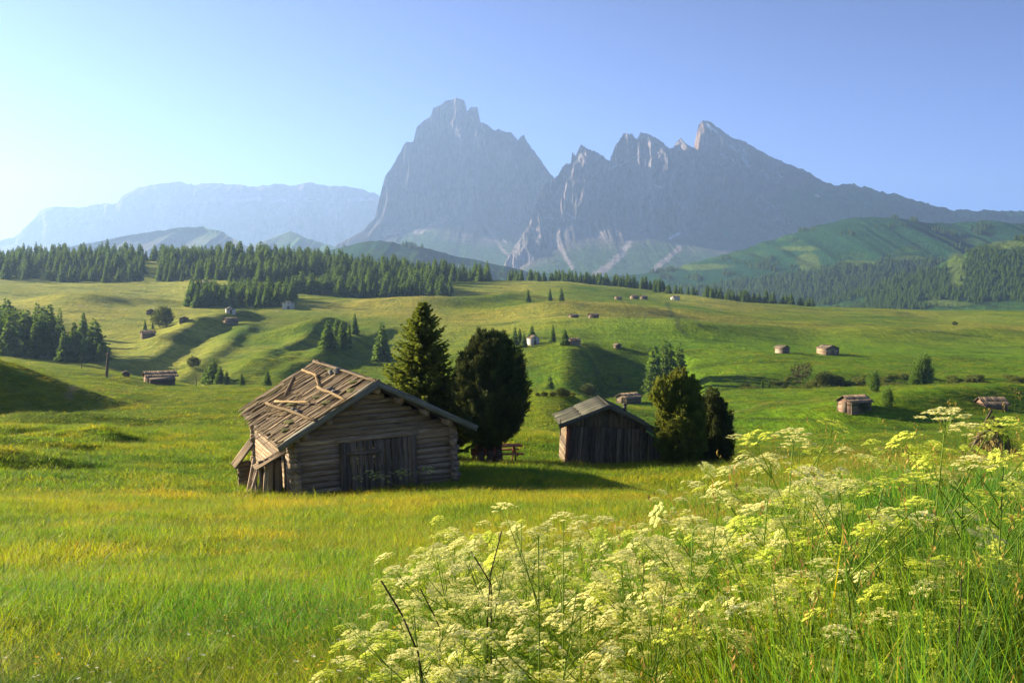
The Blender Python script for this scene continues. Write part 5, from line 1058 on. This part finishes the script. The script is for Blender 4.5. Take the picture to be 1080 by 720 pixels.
# ------------------------------------------------------------------ white umbel flowers
M_UMB = flat('cream_florets', (0.90, 0.87, 0.46), (0.90, 0.88, 0.36), 0.45); M_UMBY = flat('yellow_green_florets', (0.80, 0.84, 0.17), (0.75, 0.85, 0.14), 0.45); M_STEM = flat('green_stem', (0.20, 0.30, 0.05), (0.25, 0.36, 0.04), 0.35); M_DRY = flat('dark_dry_stem', (0.05, 0.035, 0.025), (0.03, 0.02, 0.01), 0.05)
def umbel_mesh(seed, rays=15, per=15):
    r_ = np.random.default_rng(seed); V = []; Fc = []; T = []; M = []
    for i in range(rays):
        a = i * 2.399963 + r_.uniform(-.2, .2); q = math.sqrt((i + 0.5) / rays); tip = np.array((np.cos(a) * q, np.sin(a) * q, 0.52 * (1 - q * q) + r_.uniform(-.05, .05)))
        b = np.array((0, 0, -0.55)); s = np.array((-np.sin(a), np.cos(a), 0)) * 0.018; o = len(V)
        for p in (b - s, b + s, tip + s * .6 - (0, 0, .05), tip - s * .6 - (0, 0, .05)): V.append(p); T.append(0.3)
        Fc.append((o, o + 1, o + 2, o + 3)); M.append(1)
        for j in range(per):
            aa = j * 2.4 + r_.uniform(-.3, .3); qq = 0.25 * math.sqrt((j + 0.5) / per); c = tip + np.array((np.cos(aa) * qq, np.sin(aa) * qq, 0.07 * (1 - (qq / .25) ** 2) + r_.uniform(-.02, .02)))
            d = np.array((np.cos(aa), np.sin(aa), r_.uniform(-.3, .5))) * 0.080 * r_.uniform(0.8, 1.3); e = np.array((-np.sin(aa), np.cos(aa), r_.uniform(-.4, .4))) * 0.068 * r_.uniform(0.8, 1.3); o = len(V)
            for p in (c - d, c + e, c + d, c - e): V.append(p); T.append(r_.random())
            Fc.append((o, o + 1, o + 2, o + 3)); M.append(0)
    me = np_mesh('flower_head', np.array(V), np.array(Fc), False); set_attr(me, 'tone', np.array(T)); me.materials.append(M_UMB if seed % 2 == 0 else M_UMBY); me.materials.append(M_STEM); me.polygons.foreach_set('material_index', np.array(M, np.int32)); return me
UMB = [umbel_mesh(90 + i, 13 + i // 2, 19) for i in range(6)]; UMB_C = UMB[0::2]; UMB_Y = UMB[1::2]
def flower_kind(seed):
    """unit-height plant: forked stem, a head on each fork, feathery leaves low down"""
    r_ = np.random.default_rng(seed); random.seed(seed); st = MB(); heads = []
    top = np.array((r_.normal(0, .05), r_.normal(0, .05), 0.97)); mid = np.array((r_.normal(0, .02), r_.normal(0, .02), 0.5))
    st.pole((0, 0, -0.05), mid, 0.0038, 0.0032, 5, 2, 0.1, 0.4); st.pole(mid, top, 0.0032, 0.0018, 5, 3, 0.3, 0.5); heads.append((top, 0.062, (0, 0)))
    for k in range(int(r_.integers(4, 7))):
        z = r_.uniform(0.45, 0.78); b = mid * (z / 0.5) if z < .5 else mid + (top - mid) * (z - .5) / .47; a = k * 2.3 + r_.uniform(-.5, .5); L = r_.uniform(0.12, 0.26)
        e = b + np.array((np.cos(a) * L, np.sin(a) * L, r_.uniform(0.12, 0.26))); e[2] = min(e[2], 1.02); st.pole(b, e, 0.0022, 0.0015, 4, 3, 0.4, 0.5); heads.append((e, r_.uniform(0.038, 0.062), (r_.normal(0, .25), r_.normal(0, .25))))
        if r_.random() < 0.6:
            a2 = a + r_.uniform(-1, 1); e2 = b + (e - b) * 0.5 + np.array((np.cos(a2) * .11, np.sin(a2) * .11, r_.uniform(.06, .16))); st.pole(b + (e - b) * 0.5, e2, 0.0017, 0.0012, 4, 2, 0.3, 0.5); heads.append((e2, r_.uniform(0.03, 0.045), (r_.normal(0, .3), r_.normal(0, .3))))
    sm = st.build('stem', M_STEM); sme = sm.data; bpy.data.objects.remove(sm)
    Ps = []; Ds = []; n = 0
    for k in range(6):
        a = r_.uniform(0, 6.28); z = r_.uniform(0.05, 0.5); L = r_.uniform(0.14, 0.3); o = np.array((np.cos(a), np.sin(a), 0)); sd = np.array((-o[1], o[0], 0)); f = np.repeat(np.linspace(0.25, 1, 9), 4); sg = np.tile([1, -1, .5, -.5], 9)
        Ps.append(o * (f * L)[:, None] + np.array((0, 0, z))[None] + np.outer(0.12 * f - 0.16 * f ** 2, (0, 0, 1.0))); Ds.append(o[None] * 0.6 + sd[None] * sg[:, None] + r_.normal(0, .25, (36, 3)))
    lm = kites(np.concatenate(Ps), np.concatenate(Ds), 0.05, 0.008, r_.random(216), 'foliage'); lm.materials.append(M_STEM)
    return sme, lm, heads
KINDS = [flower_kind(200 + i) for i in range(9)]
random.seed(11)
GF = 'cream white umbel flowers on the near bank'
def flower(u, Y, h, k, label, hs=1.0, lean=(0, 0), group=GF, rotz=None, yel=None):
    yel = (0.22 + 0.3 * (u > 820) if yel is None else yel)
    sme, lm, heads = KINDS[k % len(KINDS)]; g = ground(u, Y)
    root = empty('cow_parsley', g, (lean[0], lean[1], random.uniform(0, 6.28) if rotz is None else rotz)); root.scale = (h ** 0.8, h ** 0.8, h); tag(root, label, 'flower', group)
    link('stem', sme, None, root); link('foliage', lm, None, root)
    for p, r, tl in heads:
        o = link('flower_head', random.choice(UMB_Y if random.random() < yel else UMB_C), None, root, p, (tl[0], tl[1], random.uniform(0, 6.28))); q = r * hs * random.uniform(0.85, 1.2); o.scale = (q, q, q * h ** -0.2)
    return root
POLY = [(352,725),(376,660),(405,605),(455,572),(515,532),(610,540),(700,530),(755,498),(785,478),(850,482),(905,496),(985,498),(1090,488),(1090,560),(985,575),(905,640),(830,690),(740,725)]
def inside(x, y, P=POLY):
    c = False; j = len(P) - 1
    for i in range(len(P)):
        if (P[i][1] > y) != (P[j][1] > y) and x < (P[j][0]-P[i][0]) * (y-P[i][1]) / (P[j][1]-P[i][1]) + P[i][0]: c = not c
        j = i
    return c
n = 0; tries = 0
while n < 165 and tries < 20000:
    tries += 1; u = random.uniform(310, 1095); v = random.uniform(445, 725)
    if not inside(u, v): continue
    if random.random() > (1.0 if u < 840 else 0.5 if v < 540 else 0.15): continue
    Y = random.uniform(3.3, 8.0) if random.random() < 0.75 else random.uniform(6, 10.5); h = float(Z_of(v, Y)) - tz(float(X_of(u, Y)), Y)
    if not 0.55 < h < 1.25: continue
    n += 1; flower(u, Y, h, n, 'cream umbel flower in the dense drift on the near bank', random.uniform(0.62, 0.98), (random.gauss(0, .08), random.gauss(0, .08)))
def head_at(u, v, Y, k, label, hs, lean=(0, 0), group=None, hmax=1.6, yel=0.75):
    h = float(Z_of(v, Y)) - tz(float(X_of(u, Y)), Y); return flower(u, Y, min(h, hmax), k, label, hs, lean, group, None, yel)
head_at(822, 456, 4.3, 2, 'tallest bushy umbel plant, its crown against the shaded far slope', 1.0, yel=0.2); head_at(854, 464, 4.5, 4, 'tall umbel plant just right of the tallest bushy one', 0.95, yel=0.2); head_at(812, 474, 4.4, 5, 'tall umbel plant just left of the tallest bushy one', 0.95, yel=0.2)
head_at(974, 436, 3.6, 1, 'tall yellowish umbel standing clear against the green hillock, left of the hay rack', 1.0); head_at(1012, 448, 3.8, 3, 'smaller yellowish umbel between the tall one and the hay rack', 0.9); head_at(1050, 438, 3.7, 7, 'tall yellowish umbel in front of the hay rack', 1.0)
for u, v, Y, k in ((915,596,3.6,0),(962,594,3.6,6),(975,640,3.2,1),(1005,655,3.2,5),(842,612,3.7,8),(790,640,3.6,3),(760,668,3.5,2),(945,645,3.3,4),(865,570,4.2,1),(1030,655,3.4,0),(905,478,7.0,3),(925,474,7.5,6),(1065,600,4.0,2)):
    head_at(u, v, Y, k, 'yellowish umbel standing singly in the tall green grass at lower right', 1.05, (random.gauss(0, .06), random.gauss(0, .06)), 'single umbels in the tall grass')
for i, (u, Y) in enumerate(((392, 37.3), (400, 37.6), (409, 37.5), (418, 37.9), (425, 38.0), (433, 38.1), (446, 38.4), (455, 38.6), (378, 37.2))):
    flower(u, Y - 0.75, random.uniform(0.6, 0.95), i, 'small white umbel flower before the log barn door', 1.5, group='white flowers before the barn door')
# dark dry stalks among the flowers
def stalk(label, pts, Y, r):
    P0 = [Vector((float(X_of(u, Y)), Y, float(Z_of(v, Y)))) for u, v in pts]; g = ground(pts[-1][0], Y); root = empty('dry_stalk', g); tag(root, label, 'stalk', 'dark dry stalks among the flowers'); mb = MB(); P0.append(Vector((P0[-1].x, Y, g.z - 0.05)))
    for a, b in zip(P0[:-1], P0[1:]): mb.pole(a - g, b - g, r, r * 1.15, 6, 2, 0.15, 0.4)
    mb.build('stem', M_DRY, root)
stalk('bent dark stalk rising left of the lower flower drift', [(402, 612), (424, 648), (441, 688), (445, 712)], 3.3, 0.0028); stalk('dark straight stalk with a fork in the middle of the drift', [(494, 576), (506, 596), (518, 616)], 3.8, 0.0024)
stalk('dark upright stalk with small heads in the middle of the drift', [(529, 560), (517, 606), (514, 660)], 3.8, 0.0024); stalk('short dark stalk crossing the grass left of the drift', [(443, 620), (456, 645), (464, 662)], 3.6, 0.0022)
stalk('thin dark stalk in the tall grass at lower right', [(1014, 610), (1012, 660), (1008, 700)], 3.0, 0.0020)
